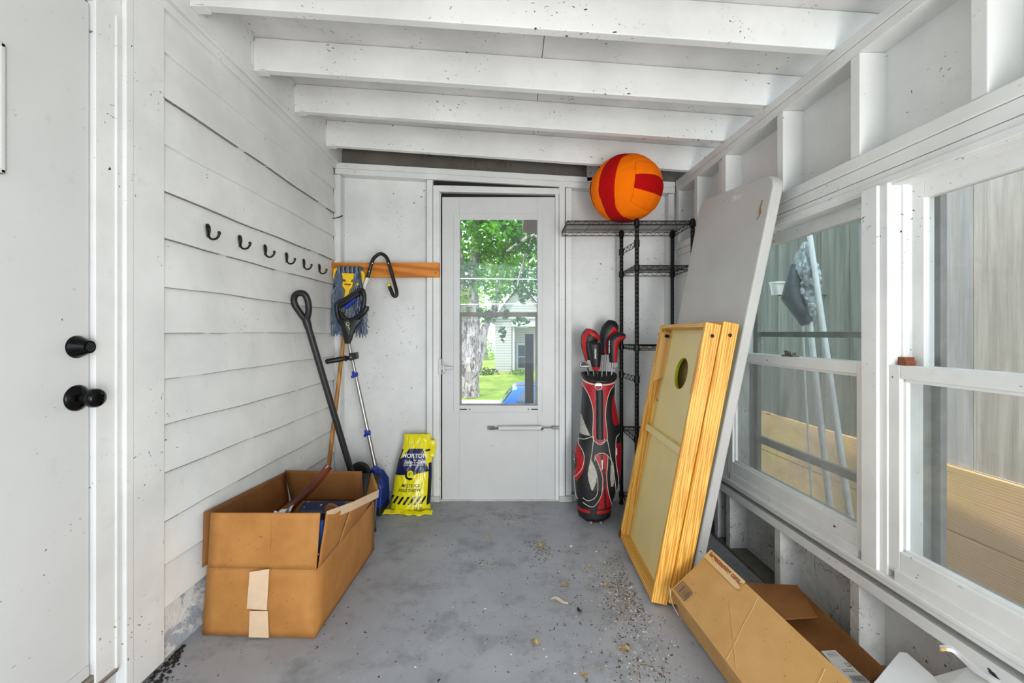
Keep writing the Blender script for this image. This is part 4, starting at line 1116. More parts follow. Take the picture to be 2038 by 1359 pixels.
# clubs, each a thing of its own
steel = plain('club_steel', (120,120,124), .25, .9)
hc_b, hc_r = plain('black_headcover', (20,20,24), .5, var=.3), plain('red_headcover', (196,22,30), .5, var=.12)
def club(label, base, tip, kind):
    base = Vector(base); tip = Vector(tip)
    t = thing('golf_club', label, 'golf club', base, group='clubs in the golf bag')
    mb = MB(); mb.tube([base, tip], .0048, 10); mb.build('shaft', steel, t, smooth=50)
    return t
def head(t, spine, radii, depth, seg=20, stripe=None, txt=None):
    """stuffed cover: rings round a spine of (x,y,z) points, width radii, front to back depth"""
    sp = [Vector(p) for p in spine]; rings = []
    pp = smooth_path(sp, 5); n = len(pp)
    rr = [lerp_tab([(k/(len(radii)-1), r) for k, r in enumerate(radii)], i/(n-1)) for i in range(n)]
    dd = [lerp_tab([(k/(len(depth)-1), r) for k, r in enumerate(depth)], i/(n-1)) for i in range(n)]
    for i in range(n):
        tg = (pp[min(i+1,n-1)]-pp[max(i-1,0)]).normalized(); w = Vector((0,1,0)).cross(tg)
        if w.length < .05: w = Vector((1,0,0))
        w.normalize(); d = tg.cross(w)
        rings.append([pp[i] + w*(rr[i]*math.cos(2*PI*j/seg)) + d*(dd[i]*math.sin(2*PI*j/seg)) for j in range(seg)])
    mb = MB(); mb.loft(rings, mfun=lambda i, j: stripe(i/(n-1), 2*PI*(j+.5)/seg) if stripe else 0)
    return mb.build('head_cover', [hc_b, hc_r], t, smooth=60)
yC = 2.66
def k_(px, py, dy=0): return P(px, py, yC+dy)
# driver: tall cover with a broad rounded head
def arch(t, th):  # red arch running round the front face
    c = math.cos(th); return 1 if (math.sin(th) < .5 or True) and .35 < abs(c) < .86 and t < .93 else (1 if t > .80 and t < .93 else 0)
t1 = club('golf club with rounded red arched cover standing tallest over the iron head', k_(1184,760), k_(1176,712), 'driver')
head(t1, [k_(1172,716),k_(1170,700),k_(1170,685),k_(1174,672),k_(1180,663),k_(1183,658.5)], [.024,.032,.046,.056,.052,.018], [.024,.032,.042,.046,.042,.015], 28, lambda t, th: 1 if ((math.cos(th) < -.35 and math.cos(th) > -.86) or (.66 < t < .86 and math.cos(th) > -.8)) else 0)
t2 = club('golf club with the tall cover in back, touching the shelf post', k_(1208,762), k_(1205,705), 'wood')
head(t2, [k_(1203,706,.06),k_(1203,690,.06),k_(1206,672,.06),k_(1212,658,.06),k_(1220,650,.06),k_(1228,645,.06)], [.022,.030,.042,.052,.054,.02], [.024,.030,.04,.044,.04,.015], 28, lambda t, th: 1 if ((-.05 < math.cos(th) < .55 and t < .7) or (.55 < t < .8 and math.cos(th) > -.1)) else 0)
t3 = club('golf club with the elbow shaped cover bent toward the shelf post', k_(1216,760), k_(1219,715), 'hybrid')
head(t3, [k_(1220,721,-.02),k_(1220,706,-.02),k_(1220,690,-.02),k_(1222,678,-.02),k_(1230,671,-.02),k_(1240,669,-.02),k_(1245,668,-.02)], [.022,.027,.032,.036,.032,.024,.008], [.024,.027,.03,.032,.03,.022,.008], 28, lambda t, th: 1 if (-.1 < math.cos(th) < .78 and t < .93) else 0)
text_mesh('TOUR LAUNCH', .011, lambda x, y: k_(1212.5,690,-.052) + Vector((y+.002*0, 0, -x))).build('cover_lettering', wht_ink, t3)
t4 = club('golf club with the front black cover lettered in white', k_(1190,762,-.04), k_(1187,725,-.06), 'fairway')
head(t4, [k_(1186,738,-.07),k_(1186,730,-.07),k_(1185,714,-.07),k_(1184,697,-.07),k_(1183,685,-.07),k_(1183,681,-.07)], [.010,.026,.034,.040,.044,.034], [.012,.026,.032,.036,.034,.02], 24, lambda t, th: 1 if (t < .17 or .84 < math.cos(th) < .95) else 0)
text_mesh('ORLIMAR', .0145, lambda x, y: k_(1184.8,704,-.1085) + Vector((y, 0, -x))).build('cover_lettering', wht_ink, t4)
def iron(label, base, tip, hd, mat):
    t = club(label, base, tip, 'iron'); mb = MB()
    mb.prism(hd, (0,.016,0)); mb.build('club_head', mat, t, bevel=.004); return t
t5 = iron('bare golf iron head hanging over the bag rim below the arched cover', k_(1177,760), k_(1166,716,-.03), [k_(a,b,-.05) for a,b in ((1152,729),(1154,722),(1158,718),(1166,718),(1175,728),(1175,731),(1165,732),(1155,731))], M['grey_metal'])
mb = MB(); mb.prism([k_(a,b,-.053) for a,b in ((1156,728),(1158,721),(1164,720),(1172,727))], (0,.004,0)); mb.build('cavity', fab[0], t5)
t6 = iron('dark golf wedge beside the shelf post, under the elbow shaped cover', k_(1217,760), k_(1219,722), [k_(a,b,.0) for a,b in ((1217,727),(1219,721),(1228,720),(1232,724),(1230,732),(1222,734))], M['grey_metal'])
for lab_, b0, b1_ in (('bare golf shaft leaning behind the iron head', (1172,758),(1168,730)), ('bare golf shaft between the lettered cover and the tall cover', (1197,760),(1200,712))):
    club(lab_, k_(*b0), k_(*b1_), 'shaft')

# --- long tan box lying on its edge in front of the boards
rb = thing('long_cardboard_box', 'long taped tan cardboard box tilted on its edge below the windows', 'box', (.70,1.2,0))
ax = Vector((.092,-.995,-.012)); S = .86
yF_ = 1.668
A_, B__, C_, Dd = Vector((.622,yF_,.118)), Vector((.778,yF_,.268)), Vector((.657,yF_,.012)), Vector((.812,yF_,.150))
mb = MB()
def rp(a, b, v, s): return a.lerp(b, v) + ax*s
mb.grid(lambda u, v: rp(A_, B__, v, u*S) + Vector((-.6,0,.8))*(.0035*mnoise.noise(Vector((u*5,v*3,1)))*min(1,20*u,20*(1-u))*math.sin(v*PI)), 40, 10)
mb.grid(lambda u, v: rp(C_, A_, v, u*S), 30, 6); mb.grid(lambda u, v: rp(Dd, C_, v, u*S), 10, 4); mb.grid(lambda u, v: rp(B__, Dd, v, u*S), 10, 4)
mb.add([A_,B__,Dd,C_], [(0,1,2,3)]); mb.add([p+ax*S for p in (A_,B__,Dd,C_)], [(0,1,2,3)])
mb.build('box_body', M['card2'], rb, smooth=40)
nrm = (B__-A_).cross(ax).normalized()
if nrm.z < 0: nrm = -nrm
def tp_(s, v, off=.0022): return rp(A_, B__, v, s) + nrm*off
mb = MB(); mb.grid(lambda u, v: tp_(-.001+u*(.205+.02*math.sin(v*9)), .83+.185*v, .0045), 16, 4); mb.grid(lambda u, v: B__ + ax*(u*.20) + (Dd-B__)*(v*.25) + nrm*.003*(1-v) + Vector((.003,0,0)), 10, 2)
mb.build('edge_tape', plain('cream_tape', (226,190,130), .45, var=.08), rb, smooth=50)
text_mesh('largecouning cans', .026, lambda x, y: tp_(.105 + x, .955 + y/.22*-1*-1, .0065), bold=True).build('marker_writing', plain('red_marker', (150,24,34), .6), rb)
mb = MB(); s0_, v0_ = .022, .10
mb.tube([tp_(.018,.065,.006),tp_(.018,.255,.006),tp_(.092,.255,.006),tp_(.092,.065,.006)], .0012, 5, closed=True)
for k in range(15):
    s = .023 + k*.0046; w = rnd.choice([.0012,.002,.003]); mb.add([tp_(s,.085,.0062),tp_(s,.235,.0062),tp_(s+w,.235,.0062),tp_(s+w,.085,.0062)], [(0,1,2,3)])
mb.build('barcode', blk_ink, rb)
mb = MB()
def onbox(s, v): return rp(A_, B__, v, s) + Vector((-.6,0,.8))*(.0035*mnoise.noise(Vector((s/S*5,v*3,1)))*math.sin(v*PI)) + nrm*.0004
for (sa,va),(sb,vb) in (((.36,.02),(.28,.98)),((.62,.05),(.56,.9)),((.40,.05),(.22,.62))):
    mb.tube([onbox(sa+(sb-sa)*k/14, va+(vb-va)*k/14) for k in range(15)], .0011, 6)
build_each(mb, 'crease', M['card2'], rb, smooth=60)
mb = MB(); mb.grid(lambda u, v: A_.lerp(C_, -.05 + 1.0*u) + Vector((-.010*math.sin(u*3)-.004, .012*v - .002, 0)), 8, 2); mb.build('end_flap', plain('torn_card_edge', (214,186,160), .7), rb, solid=.003)
# --- flattened box behind it
ob = thing('flattened_cardboard_box', 'low brown cardboard box lying open between the long box and the studs', 'box', (1.0,1.45,0))
zB = .118
def fz(px, py, z): return FL(px, py, z)
mb = MB(); pg_ = [Vector((.86,1.665,zB)), fz(1592,1172,zB), fz(1764,1334,zB-.02), fz(1722,1362,zB-.03), Vector((.93,1.235,zB-.03))]
mb.prism([p-Vector((0,0,.004)) for p in pg_], (0,0,.004)); mb.build('top_sheet', M['card_in'], ob)
mb = MB()
for a, b in zip(pg_, pg_[1:]+pg_[:1]): mb.add([a-Vector((0,0,.005)), b-Vector((0,0,.005)), Vector((b.x,b.y,.004)), Vector((a.x,a.y,.004))], [(0,1,2,3)])
mb.build('side_panel', M['card_in'], ob, solid=.003)
mb = MB(); fp = [fz(1482,1158,.150), fz(1588,1164,.150), fz(1627,1227,.158), fz(1553,1232,.158)]; fp[0].x -= .04
mb.prism([p-Vector((0,0,.0045)) for p in fp], (0,0,.0045)); mb.build('raised_flap', M['card_in'], ob, bevel=.001)
# shipping label
ps = thing('shipping_label_sheet', 'white printed packing slip lying on the flattened cardboard box', 'label', fz(1680,1330,.115))
lp = [fz(1634,1299,.116), fz(1662,1297,.116), fz(1732,1362,.104), fz(1690,1362,.104)]
mb = MB(); mb.prism([p + Vector((0,0,.0045)) for p in lp], (0,0,.0012)); mb.build('sheet', plain('label_white', (228,228,228), .5, var=.04), ps)
def lp_(u, v): return lp[0].lerp(lp[1], u).lerp(lp[3].lerp(lp[2], u), v) + Vector((0,0,.0062))
mb = MB()
for k in range(14):
    u = .28 + .05*k; w = rnd.choice([.014,.03]); mb.add([lp_(u,.80),lp_(u+w,.80),lp_(u+w,.98),lp_(u,.98)], [(0,1,2,3)])
for v0 in (.08,.13,.18,.62,.67):
    for k in range(5): u = .2+.13*k; mb.add([lp_(u,v0),lp_(u+.09,v0),lp_(u+.09,v0+.014),lp_(u,v0+.014)], [(0,1,2,3)])
mb.tube([lp_(.72,.42),lp_(.92,.42),lp_(.92,.52),lp_(.72,.52)], .0009, 4, closed=True)
mb.build('print', blk_ink, ps)
# --- torn white carton
wc_ = thing('white_carton', 'torn white carton beside the low studs under the window', 'carton', (1.03,1.0,0))
wcm = plain('white_card', (222,222,222), .55, var=.05)
tp2 = [fz(1790,1297,.22), fz(1805,1298.5,.22), fz(1874,1359,.215), Vector((1.09,.93,.21)), Vector((.93,.93,.21)), fz(1738,1359,.215)]
mb = MB(); mb.prism([p-Vector((0,0,.004)) for p in tp2], (0,0,.004)); mb.build('lid', wcm, wc_, bevel=.001)
mb = MB()
for a, b in zip(tp2, tp2[1:]+tp2[:1]): mb.add([a-Vector((0,0,.004)), b-Vector((0,0,.004)), Vector((b.x,b.y-.01,.002)), Vector((a.x,a.y-.01,.002))], [(0,1,2,3)])
mb.build('side_panel', wcm, wc_, solid=.003)
mb = MB(); w4 = [P(1860,1346,1.08), P(1927,1327,1.05), P(1990,1372,.96), P(1880,1372,1.02)]
mb.prism(w4, (0,.003,-.003)); mb.build('inner_flap', wcm, wc_)
mb = MB(); sp_ = smooth_path([P(1871,1292,1.06), P(1893,1292,1.06), P(1908,1302,1.05), P(1935,1325,1.02), P(1975,1350,.98), P(2010,1372,.95)], 5)
mb.loft([[p + Vector((0,0,.0018)), p + Vector((.010,.012,.0012)), p + Vector((.010,.012,-.0012)), p - Vector((0,0,.004+.0012*i*.4))] for i, p in enumerate(sp_)])
mb.build('torn_strip', wcm, wc_, smooth=30)
mb = MB(); mb.lathe([(0,0),(.004,.002),(.0035,.014),(0,.016)], P(1871,1292,1.055), (1,0,0), 8); mb.build('torn_end', M['card2'], wc_)
mb = MB(); mb.tube(smooth_path([P(1968,1331,.99),P(1975,1340,.99),P(1984,1352,.98),P(2004,1372,.97)],4), [.004]*3+[.007]*10, 8, flat=.4)
tag(mb.build('black_strap', M['blackplas'], smooth=50), 'short black strap beside the torn strip of the white carton', 'strap')

# --- debris on the floor
leafm = [plain('dry_leaf_tan', (196,160,96), .7, var=.3), plain('dry_leaf_dark', (52,46,42), .8), plain('pale_husk', (208,190,170), .7)]
leaves = [(1113,1199,.075,0,'long pale dry seed wing lying mid floor beside the dark leaf scrap',2),(1153,1217,.03,1,'dark leaf scrap lying mid floor beside the pale seed wing',1),(1125,1165,.035,0,'tan dry leaf beyond the pale seed wing',0),
          (1173,1128,.028,0,'yellow dry leaf between the golf bag and the dirt pile',0),(1208,1166,.03,0,'tan dry leaf on the edge of the dirt pile by the bean bag boards',0),(1063,1279,.035,0,'tan dry leaf alone on open floor in front of the cardboard box side',0),
          (1241,1293,.04,0,'curled tan leaf stem between the dirt pile and the long box',0),(1163,1346,.03,0,'tan dry leaf on open floor a stride in front of the dirt pile',0),(1293,1240,.025,0,'pale husk beside the corner of the bean bag boards',2),(970,1070,.024,0,'small tan leaf in front of the storm door',0),(1076,1085,.045,0,'curled brown leaf in the debris strip before the golf bag',0),(1137,1088,.03,0,'curled tan leaf beside the debris strip before the golf bag',2)]
for i, (px, py, s, k, lb_, mi) in enumerate(leaves):
    c = FL(px, py); a = rnd.uniform(0, PI); mb = MB()
    if i == 0: a = -.35
    dx = Vector((math.cos(a), math.sin(a), 0)); dy = Vector((-math.sin(a), math.cos(a), 0))
    def lf(u, v):
        t = 2*u-1; w = (.10 if i == 0 else .26)*s*(1-abs(t)**2.2)**.8*(1.2-.5*u); return c + dx*(s*.5*t) + dy*(w*(2*v-1)) + Vector((0,0,.0035 + .10*s*abs(2*v-1)**2 + .06*s*math.sin(u*4)+ .004*math.sin(u*7+i)))
    mb.grid(lf, 14, 6); tag(mb.build('dry_leaf', leafm[mi], smooth=60, solid=.0006), lb_, 'leaf', 'dry leaves on the floor')
mb = MB(); gm = [plain('grit_dark', (60,50,42), .9), plain('grit_tan', (150,126,98), .9), plain('grit_white', (208,204,196), .9)]
spots = [((1246,1185),.055,.10,1300),((1225,1120),.05,.10,260),((1078,1092),.03,.07,260),((970,1120),.04,.02,50),((1290,1330),.06,.06,300),((1250,1255),.10,.10,380),((1190,1150),.20,.16,320),((1020,1030),.12,.06,110),((1170,1300),.22,.12,180),((1060,1240),.35,.2,160),((880,1060),.2,.1,60)]
for (px, py), sx_, sy_, n in spots:
    c = FL(px, py)
    for k in range(n):
        x = c.x + rnd.gauss(0, sx_); y = c.y + rnd.gauss(0, sy_)
        if x < -.68 or x > .95 or y > 2.80 or y < 1.2: continue
        if x > .54 and y < 2.36 and y > 1.7: continue
        if x > .60 and y < 1.75: continue
        s = rnd.choice([.0011,.0014,.0019,.0026]); a = rnd.uniform(0,PI); l = s*rnd.uniform(1,3.2)
        dx = Vector((math.cos(a)*l, math.sin(a)*l, 0)); dy = Vector((-math.sin(a)*s, math.cos(a)*s, 0)); p = Vector((x,y,.0003)); z = Vector((0,0,s*rnd.uniform(.6,1.5)))
        mb.add([p-dx, p+dy, p+dx, p-dy, p+z], [(0,1,4),(1,2,4),(2,3,4),(3,0,4)], rnd.choice([0,0,1,1,1,2]))
tag(mb.build('floor_debris', gm), 'scattered seed husks and grit on the grey floor beside the bean bag boards', 'debris', kind='stuff')
# ================================================================ outside, seen through the glass
def grass_mat():
    m = NT('lawn_grass'); p = m.pos()
    a = m.noise(p, .9, 4, .6); b = m.noise(p, 26, 4, .7)
    base = m.mix(m.ramp(a, [(.35, BLK), (.65, WHT)]), srgb(120,150,50), srgb(176,190,84))
    base = m.mix(m.ramp(b, [(.4, BLK), (.7, (.6,.6,.6,1))]), base, srgb(70,104,32))
    m.bsdf(base, .8, 0, .2, b, .5, .05); return m.mat
def bark_mat():
    m = NT('maple_bark'); p = m.pos((1,1,.35))
    a = m.noise(p, 7, 6, .75, 1.0)
    base = m.mix(m.ramp(a, [(.40, BLK), (.58, WHT)]), srgb(84,76,70), srgb(186,178,170))
    m.bsdf(base, .9, 0, .2, a, .8, .05); return m.mat
def leaf_mat(name, c1, c2):
    m = NT(name); p = m.pos()
    a = m.noise(p, 1.6, 3, .6); col = m.mix(m.ramp(a, [(.38, BLK), (.62, WHT)]), srgb(*c1), srgb(*c2))
    d = m.n('ShaderNodeBsdfPrincipled'); m.l(col, d.inputs['Base Color']); d.inputs['Roughness'].default_value = .5
    t = m.n('ShaderNodeBsdfTranslucent'); m.l(col, t.inputs['Color'])
    x = m.n('ShaderNodeMixShader'); x.inputs[0].default_value = .45; m.l(d.outputs[0], x.inputs[1]); m.l(t.outputs[0], x.inputs[2]); m.l(x.outputs[0], m.out.inputs['Surface']); return m.mat
def clap_mat(name, col, gap):
    m = NT(name); p = m.pos()
    w = m.n('ShaderNodeTexWave', bands_direction='Z', wave_profile='SAW'); w.inputs['Scale'].default_value = 1/(gap*3.1831)*1.0; m.l(p, w.inputs['Vector'])
    base = m.mix(m.ramp(w.outputs['Fac'], [(.0, WHT), (.22, BLK)]), srgb(*col), srgb(*[int(c*.55) for c in col]))
    m.bsdf(base, .7, 0, .3); return m.mat
M['grass'] = grass_mat(); M['bark'] = bark_mat()
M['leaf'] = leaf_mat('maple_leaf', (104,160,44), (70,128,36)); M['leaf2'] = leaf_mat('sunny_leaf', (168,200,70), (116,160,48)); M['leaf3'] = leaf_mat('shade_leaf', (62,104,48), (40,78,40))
GS = -1.88
mb = MB(); mb.box(-26,30,2.96,18.4,GS-.2,GS); tag(mb.build('street', plain('pale_concrete', (165,161,154), .8, var=.1, scale=3)), 'sunlit pale street below the porch', 'street', kind='structure')
mb = MB(); mb.grid(lambda u, v: Vector((-26+56*u, 18.5+30*v, GS+.06 + .60*min(1, v*3.4) + .05*mnoise.noise(Vector((u*30,v*16,0))))), 60, 40); tag(mb.build('lawn', M['grass'], smooth=60), 'bright green lawn rising from the street', 'lawn', kind='structure')
mb = MB(); mb.box(-26,30,18.32,18.52,GS-.1,GS+.08); tag(mb.build('kerb', plain('kerb_concrete', (214,210,202), .8)), 'pale kerb between street and lawn', 'kerb', kind='structure')
mb = MB(); mb.box(-1.25,9,-6,2.95,-.6,-.36); mb.box(-7,9,2.95,3.3,-2,-.30); tag(mb.build('yard_ground', plain('dry_yard_dirt', (190,178,158), .9, var=.3, scale=6)), 'bare ground beside and in front of the porch', 'ground', kind='structure')
mb = MB(); mb.box(-6,6,-14,-1.4,-.45,-.30); tag(mb.build('driveway', plain('driveway_concrete', (188,184,176), .8, var=.15, scale=3)), 'concrete ground at the open end of the porch', 'ground', kind='structure')

def leaves_in(mb, c, rad, n, size, mi=0, shell=.35):
    c = Vector(c)
    for _ in range(n):
        d = Vector((rnd.gauss(0,1), rnd.gauss(0,1), rnd.gauss(0,1))).normalized()*(shell + (1-shell)*rnd.random())**.7
        p = c + Vector((d.x*rad[0], d.y*rad[1], d.z*rad[2]))
        s = size*rnd.uniform(.6,1.3)
        a = Vector((rnd.gauss(0,1), rnd.gauss(0,1), rnd.gauss(0,.6))).normalized(); b = a.cross(Vector((rnd.gauss(0,1),rnd.gauss(0,1),rnd.gauss(0,1)))).normalized()
        nn = a.cross(b)*s*.12
        mb.add([p-a*s*.5, p+b*s*.32+nn, p+a*s*.5, p-b*s*.32+nn], [(0,1,2),(0,2,3)], mi)
def tree(label, stems, clouds, mats, base):
    t = thing('tree', label, 'tree', base, 'trees across the street')
    mb = MB()
    for pts, r in stems:
        pp = smooth_path(pts, 5); n = len(pp); mb.tube([p + Vector((.05*mnoise.noise(p*1.3), 0, 0)) for p in pp], [r[0] + (r[1]-r[0])*i/(n-1) for i in range(n)], 14)
    mb.build('trunk', M['bark'], t, smooth=60)
    mb = MB()
    for c, rad, n, s, mi in clouds: leaves_in(mb, c, rad, n, s, mi)
    tag(mb.build('foliage', mats, t), kind='stuff')
    return t
Yt = 19.2
q = lambda x, y, Y=Yt: P(x, y, Y)
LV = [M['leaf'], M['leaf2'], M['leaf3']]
tree('big pale barked tree with forked trunk seen through the door glass', [
  ([q(937,790), q(938,740), q(940,690), q(943,620), q(940,560), q(948,480), q(952,380)], (.40,.17)),
  ([q(925,785), q(923,720), q(924,640), q(920,560), q(912,440)], (.26,.12)),
  ([q(948,740), q(958,690), q(966,650), q(985,610), q(996,560), q(1010,470)], (.24,.10))],
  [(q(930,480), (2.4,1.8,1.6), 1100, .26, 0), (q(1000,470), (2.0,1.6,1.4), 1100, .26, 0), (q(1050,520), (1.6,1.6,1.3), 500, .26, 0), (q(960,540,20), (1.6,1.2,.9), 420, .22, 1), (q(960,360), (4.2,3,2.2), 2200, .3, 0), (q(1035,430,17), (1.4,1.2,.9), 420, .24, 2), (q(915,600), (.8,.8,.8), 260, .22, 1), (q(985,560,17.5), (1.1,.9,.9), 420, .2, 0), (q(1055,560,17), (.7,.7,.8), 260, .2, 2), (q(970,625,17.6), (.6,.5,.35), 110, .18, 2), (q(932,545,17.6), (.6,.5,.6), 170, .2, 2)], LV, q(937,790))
Yf2 = 12.5
q2 = lambda x, y, Y=Yf2: P(x, y, Y)
tree('nearer tree branch of dark leaves hanging before the gabled house', [([Vector((2.9,10.5,GS)), Vector((2.85,10.5,.6)), q2(1220,560,10.5), q2(1120,500,11.5), q2(1060,470), q2(1010,500)], (.25,.03)), ([q2(1060,470), q2(1040,530), q2(1030,570)], (.05,.015))],
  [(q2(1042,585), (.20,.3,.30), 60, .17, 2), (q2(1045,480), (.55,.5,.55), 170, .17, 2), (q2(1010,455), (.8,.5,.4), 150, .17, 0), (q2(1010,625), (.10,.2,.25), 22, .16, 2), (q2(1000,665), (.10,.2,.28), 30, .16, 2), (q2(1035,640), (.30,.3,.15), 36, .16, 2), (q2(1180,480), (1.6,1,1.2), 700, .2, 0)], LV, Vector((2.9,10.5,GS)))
tree('sunny yellow green tree behind the house and the forked trunk', [([P(966,745,37.5), P(966,640,37.5)], (.25,.12))],
  [(P(966,700,37), (1.0,.9,1.2), 420, .22, 1), (P(930,600,38), (3,2,2.4), 900, .34, 1), (P(1040,560,40), (4,2,2.6), 900, .36, 0), (P(980,520,41), (5,2,3), 900, .4, 1)], LV, P(966,745,37.5))
# bushes at the house
for i, (x, y, lb_) in enumerate(((970,742,'low dark green bush between the trunk and the house corner'),(1035,747,'low bright bush under the house window'))):
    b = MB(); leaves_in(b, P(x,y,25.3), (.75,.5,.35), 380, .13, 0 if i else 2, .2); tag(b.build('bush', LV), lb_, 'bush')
# the house across the street
hs_ = thing('neighbor_house', 'pale sided house with a steep gable across the street', 'house', (.5, 28, -1.4))
Yh = 26.2; hx = lambda px: (px-CX)*Yh/F; hz = lambda py: H+(HY-py)*Yh/F
clap = clap_mat('pale_clapboard', (178,176,172), .16); trimw = plain('house_trim_white', (190,190,186), .5)
mb = MB(); mb.box(hx(985), hx(1018), Yh, Yh+8, -1.6, hz(640)); mb.box(hx(1018), hx(1110), Yh+1.2, Yh+8, -1.6, hz(640)); mb.box(hx(985), hx(1110), Yh, Yh+8, hz(640)-.02, hz(630))
mb.build('wall', clap, hs_)
mb = MB(); mb.prism([(hx(980),Yh-.1,hz(634)),(hx(1095),Yh-.1,hz(634)),(hx(1037),Yh-.1,hz(570))], (0,8.2,0)); mb.build('gable', clap, hs_)
mb = MB()
for a, b in (((976,642),(1037,562)),((1037,562),(1098,642))):
    A__, B2_ = Vector((hx(a[0]),Yh-.35,hz(a[1]))), Vector((hx(b[0]),Yh-.35,hz(b[1])))
    mb.obox(A__, B2_-A__, (0,8.6,0), (0,0,.16))
mb.build('roof', trimw, hs_)
mb = MB(); mb.box(hx(1018),hx(1110),Yh-.2,Yh+1.2,hz(640)-.3,hz(640)); mb.box(hx(1020),hx(1024),Yh-.05,Yh+.1,-1.5,hz(650)); mb.build('porch_trim', trimw, hs_)
mb = MB(); mb.box(hx(1028),hx(1062),Yh+1.12,Yh+1.2,hz(745),hz(683)); wf = mb.build('window', trimw, hs_)
mb = MB(); mb.box(hx(1032),hx(1058),Yh+1.10,Yh+1.13,hz(711),hz(688)); mb.box(hx(1032),hx(1058),Yh+1.10,Yh+1.13,hz(735),hz(713)); mb.build('pane', plain('dark_window_pane', (62,72,74), .1), wf)
mb = MB(); mb.box(hx(1028),hx(1052),Yh-.04,Yh+.02,hz(652),hz(628)); wf = mb.build('window', trimw, hs_)
mb = MB(); mb.box(hx(1031),hx(1049),Yh-.06,Yh-.03,hz(650),hz(630)); mb.build('pane', plain('dark_window_pane2', (90,104,96), .1), wf)
# cars
def car(label, x0, y0, z0, col):
    t = thing('car', label, 'car', (x0, y0, z0)); W_ = 1.74
    pb = plain('car_paint', col, .12, .35, .6, var=.05, scale=2)
    prof = [(0,.32),(.0,.62),(.05,.88),(.18,.93),(1.2,.95),(2.9,.93),(3.7,.84),(4.1,.66),(4.15,.36)]
    mb = MB(); mb.loft([[Vector((x0+x, y0+W_*(.5+k*.5) if 0 else y0 + W_/2 + k*W_/2*(1-.05*abs(zz_-.6)), z0+zz_)) for x, zz_ in prof] for k in (-1,-.9,0,.9,1)]); mb.build('body', pb, t, smooth=35, bevel=.03)
    top = [(.10,.90),(.46,1.36),(.62,1.44),(1.6,1.47),(2.2,1.42),(2.95,.93)]
    ins = lambda zz_: .06 + .26*max(0, zz_-.93)
    mb = MB(); mb.loft([[Vector((x0+x, y0 + (W_/2 + k*(W_/2-ins(zz_))), z0+zz_)) for x, zz_ in top] for k in (-1,-.85,0,.85,1)]); mb.build('cabin', pb, t, smooth=35, bevel=.02)
    gl = plain('car_window_glass', (58,84,110), .05, .2, .8)
    mb = MB()
    for pts in ([(.52,.98),(.70,1.34),(1.30,1.37),(1.30,.98)],[(1.38,.98),(1.38,1.37),(1.72,1.37),(2.15,1.30),(2.62,.98)]):
        mb.add([Vector((x0+x, y0+ins(zz_)-.006, z0+zz_)) for x, zz_ in pts], [(0,1,2,3) if len(pts) == 4 else (0,1,2,3,4)])
    mb.add([Vector((x0+.13,y0+.25,z0+.98)),Vector((x0+.13,y0+W_-.25,z0+.98)),Vector((x0+.42,y0+W_-.3,z0+1.34)),Vector((x0+.42,y0+.3,z0+1.34))], [(0,1,2,3)])
    mb.build('window_glass', gl, t, solid=.01)
    mb = MB(); mb.prism([(x0-.012,y0-.01,z0+.66),(x0+.20,y0-.012,z0+.70),(x0+.16,y0-.012,z0+.86),(x0+.03,y0-.01,z0+.90)], (0,.22,0)); mb.build('tail_light', plain('red_lens', (200,50,36), .2), t, bevel=.01)
    for x in (.78, 3.30):
        for yy in (y0-.01, y0+W_-.2):
            mb = MB(); mb.lathe([(0,0),(.20,0),(.31,.02),(.32,.10),(.31,.20),(0,.21)], (x0+x, yy, z0+.32), (0,1,0), 22); w_ = mb.build('wheel', M['rubber'], t, smooth=40)
            mb = MB(); mb.lathe([(0,0),(.19,.0),(.18,.02),(0,.025)], (x0+x, yy-.012, z0+.32), (0,1,0), 20); mb.build('hubcap', M['alu'], w_, smooth=40)
    mb = MB(); mb.tube([(x0+.55,y0+.28,z0+1.49),(x0+2.0,y0+.28,z0+1.50)], .02, 8); mb.build('roof_rail', M['grey_metal'], t)
    return t
car('blue hatchback parked in the street behind the dark post', -.43, 12.0, GS, (44,104,190))
car('red car parked far back beside the forked trunk', P(916,735,40).x-4.15, 40, P(916,735,40).z-.4, (178,40,48))
# utility wires
for i, (y0, y1, lb_) in enumerate(((554,556,'upper pale utility wire across the street trees'),(606,604,'lower pale utility wire across the street trees'))):
    mb = MB(); mb.tube([P(200,y0-10,15.5), P(900,y0,15.5), P(1070,y1,15.5), P(1900,y1-12,15.5)], .018, 6); tag(mb.build('utility_wire', M['white_plastic']), lb_, 'wire')
# stair post and the soffit outside the door
mb = MB(); a = P(1045,664,3.85); b = P(1062,664,3.85); mb.box(a.x, b.x, 3.85, 3.93, -2, a.z)
tag(mb.build('stair_post', wood('dark_weathered_post', (44,41,38), (22,21,21), 'Z', 9, .06, .7, 24), bevel=.006), 'dark weathered square post just outside the storm door', 'post')
mb = MB(); a = P(1040,443,3.5); b = P(1075,458,3.5); mb.box(a.x, b.x+.3, 2.952, 3.6, b.z, a.z+.05)
tag(mb.build('soffit_end', plain('brown_soffit', (96,80,70), .7), bevel=.01), 'brown soffit end outside the upper door glass', 'soffit')

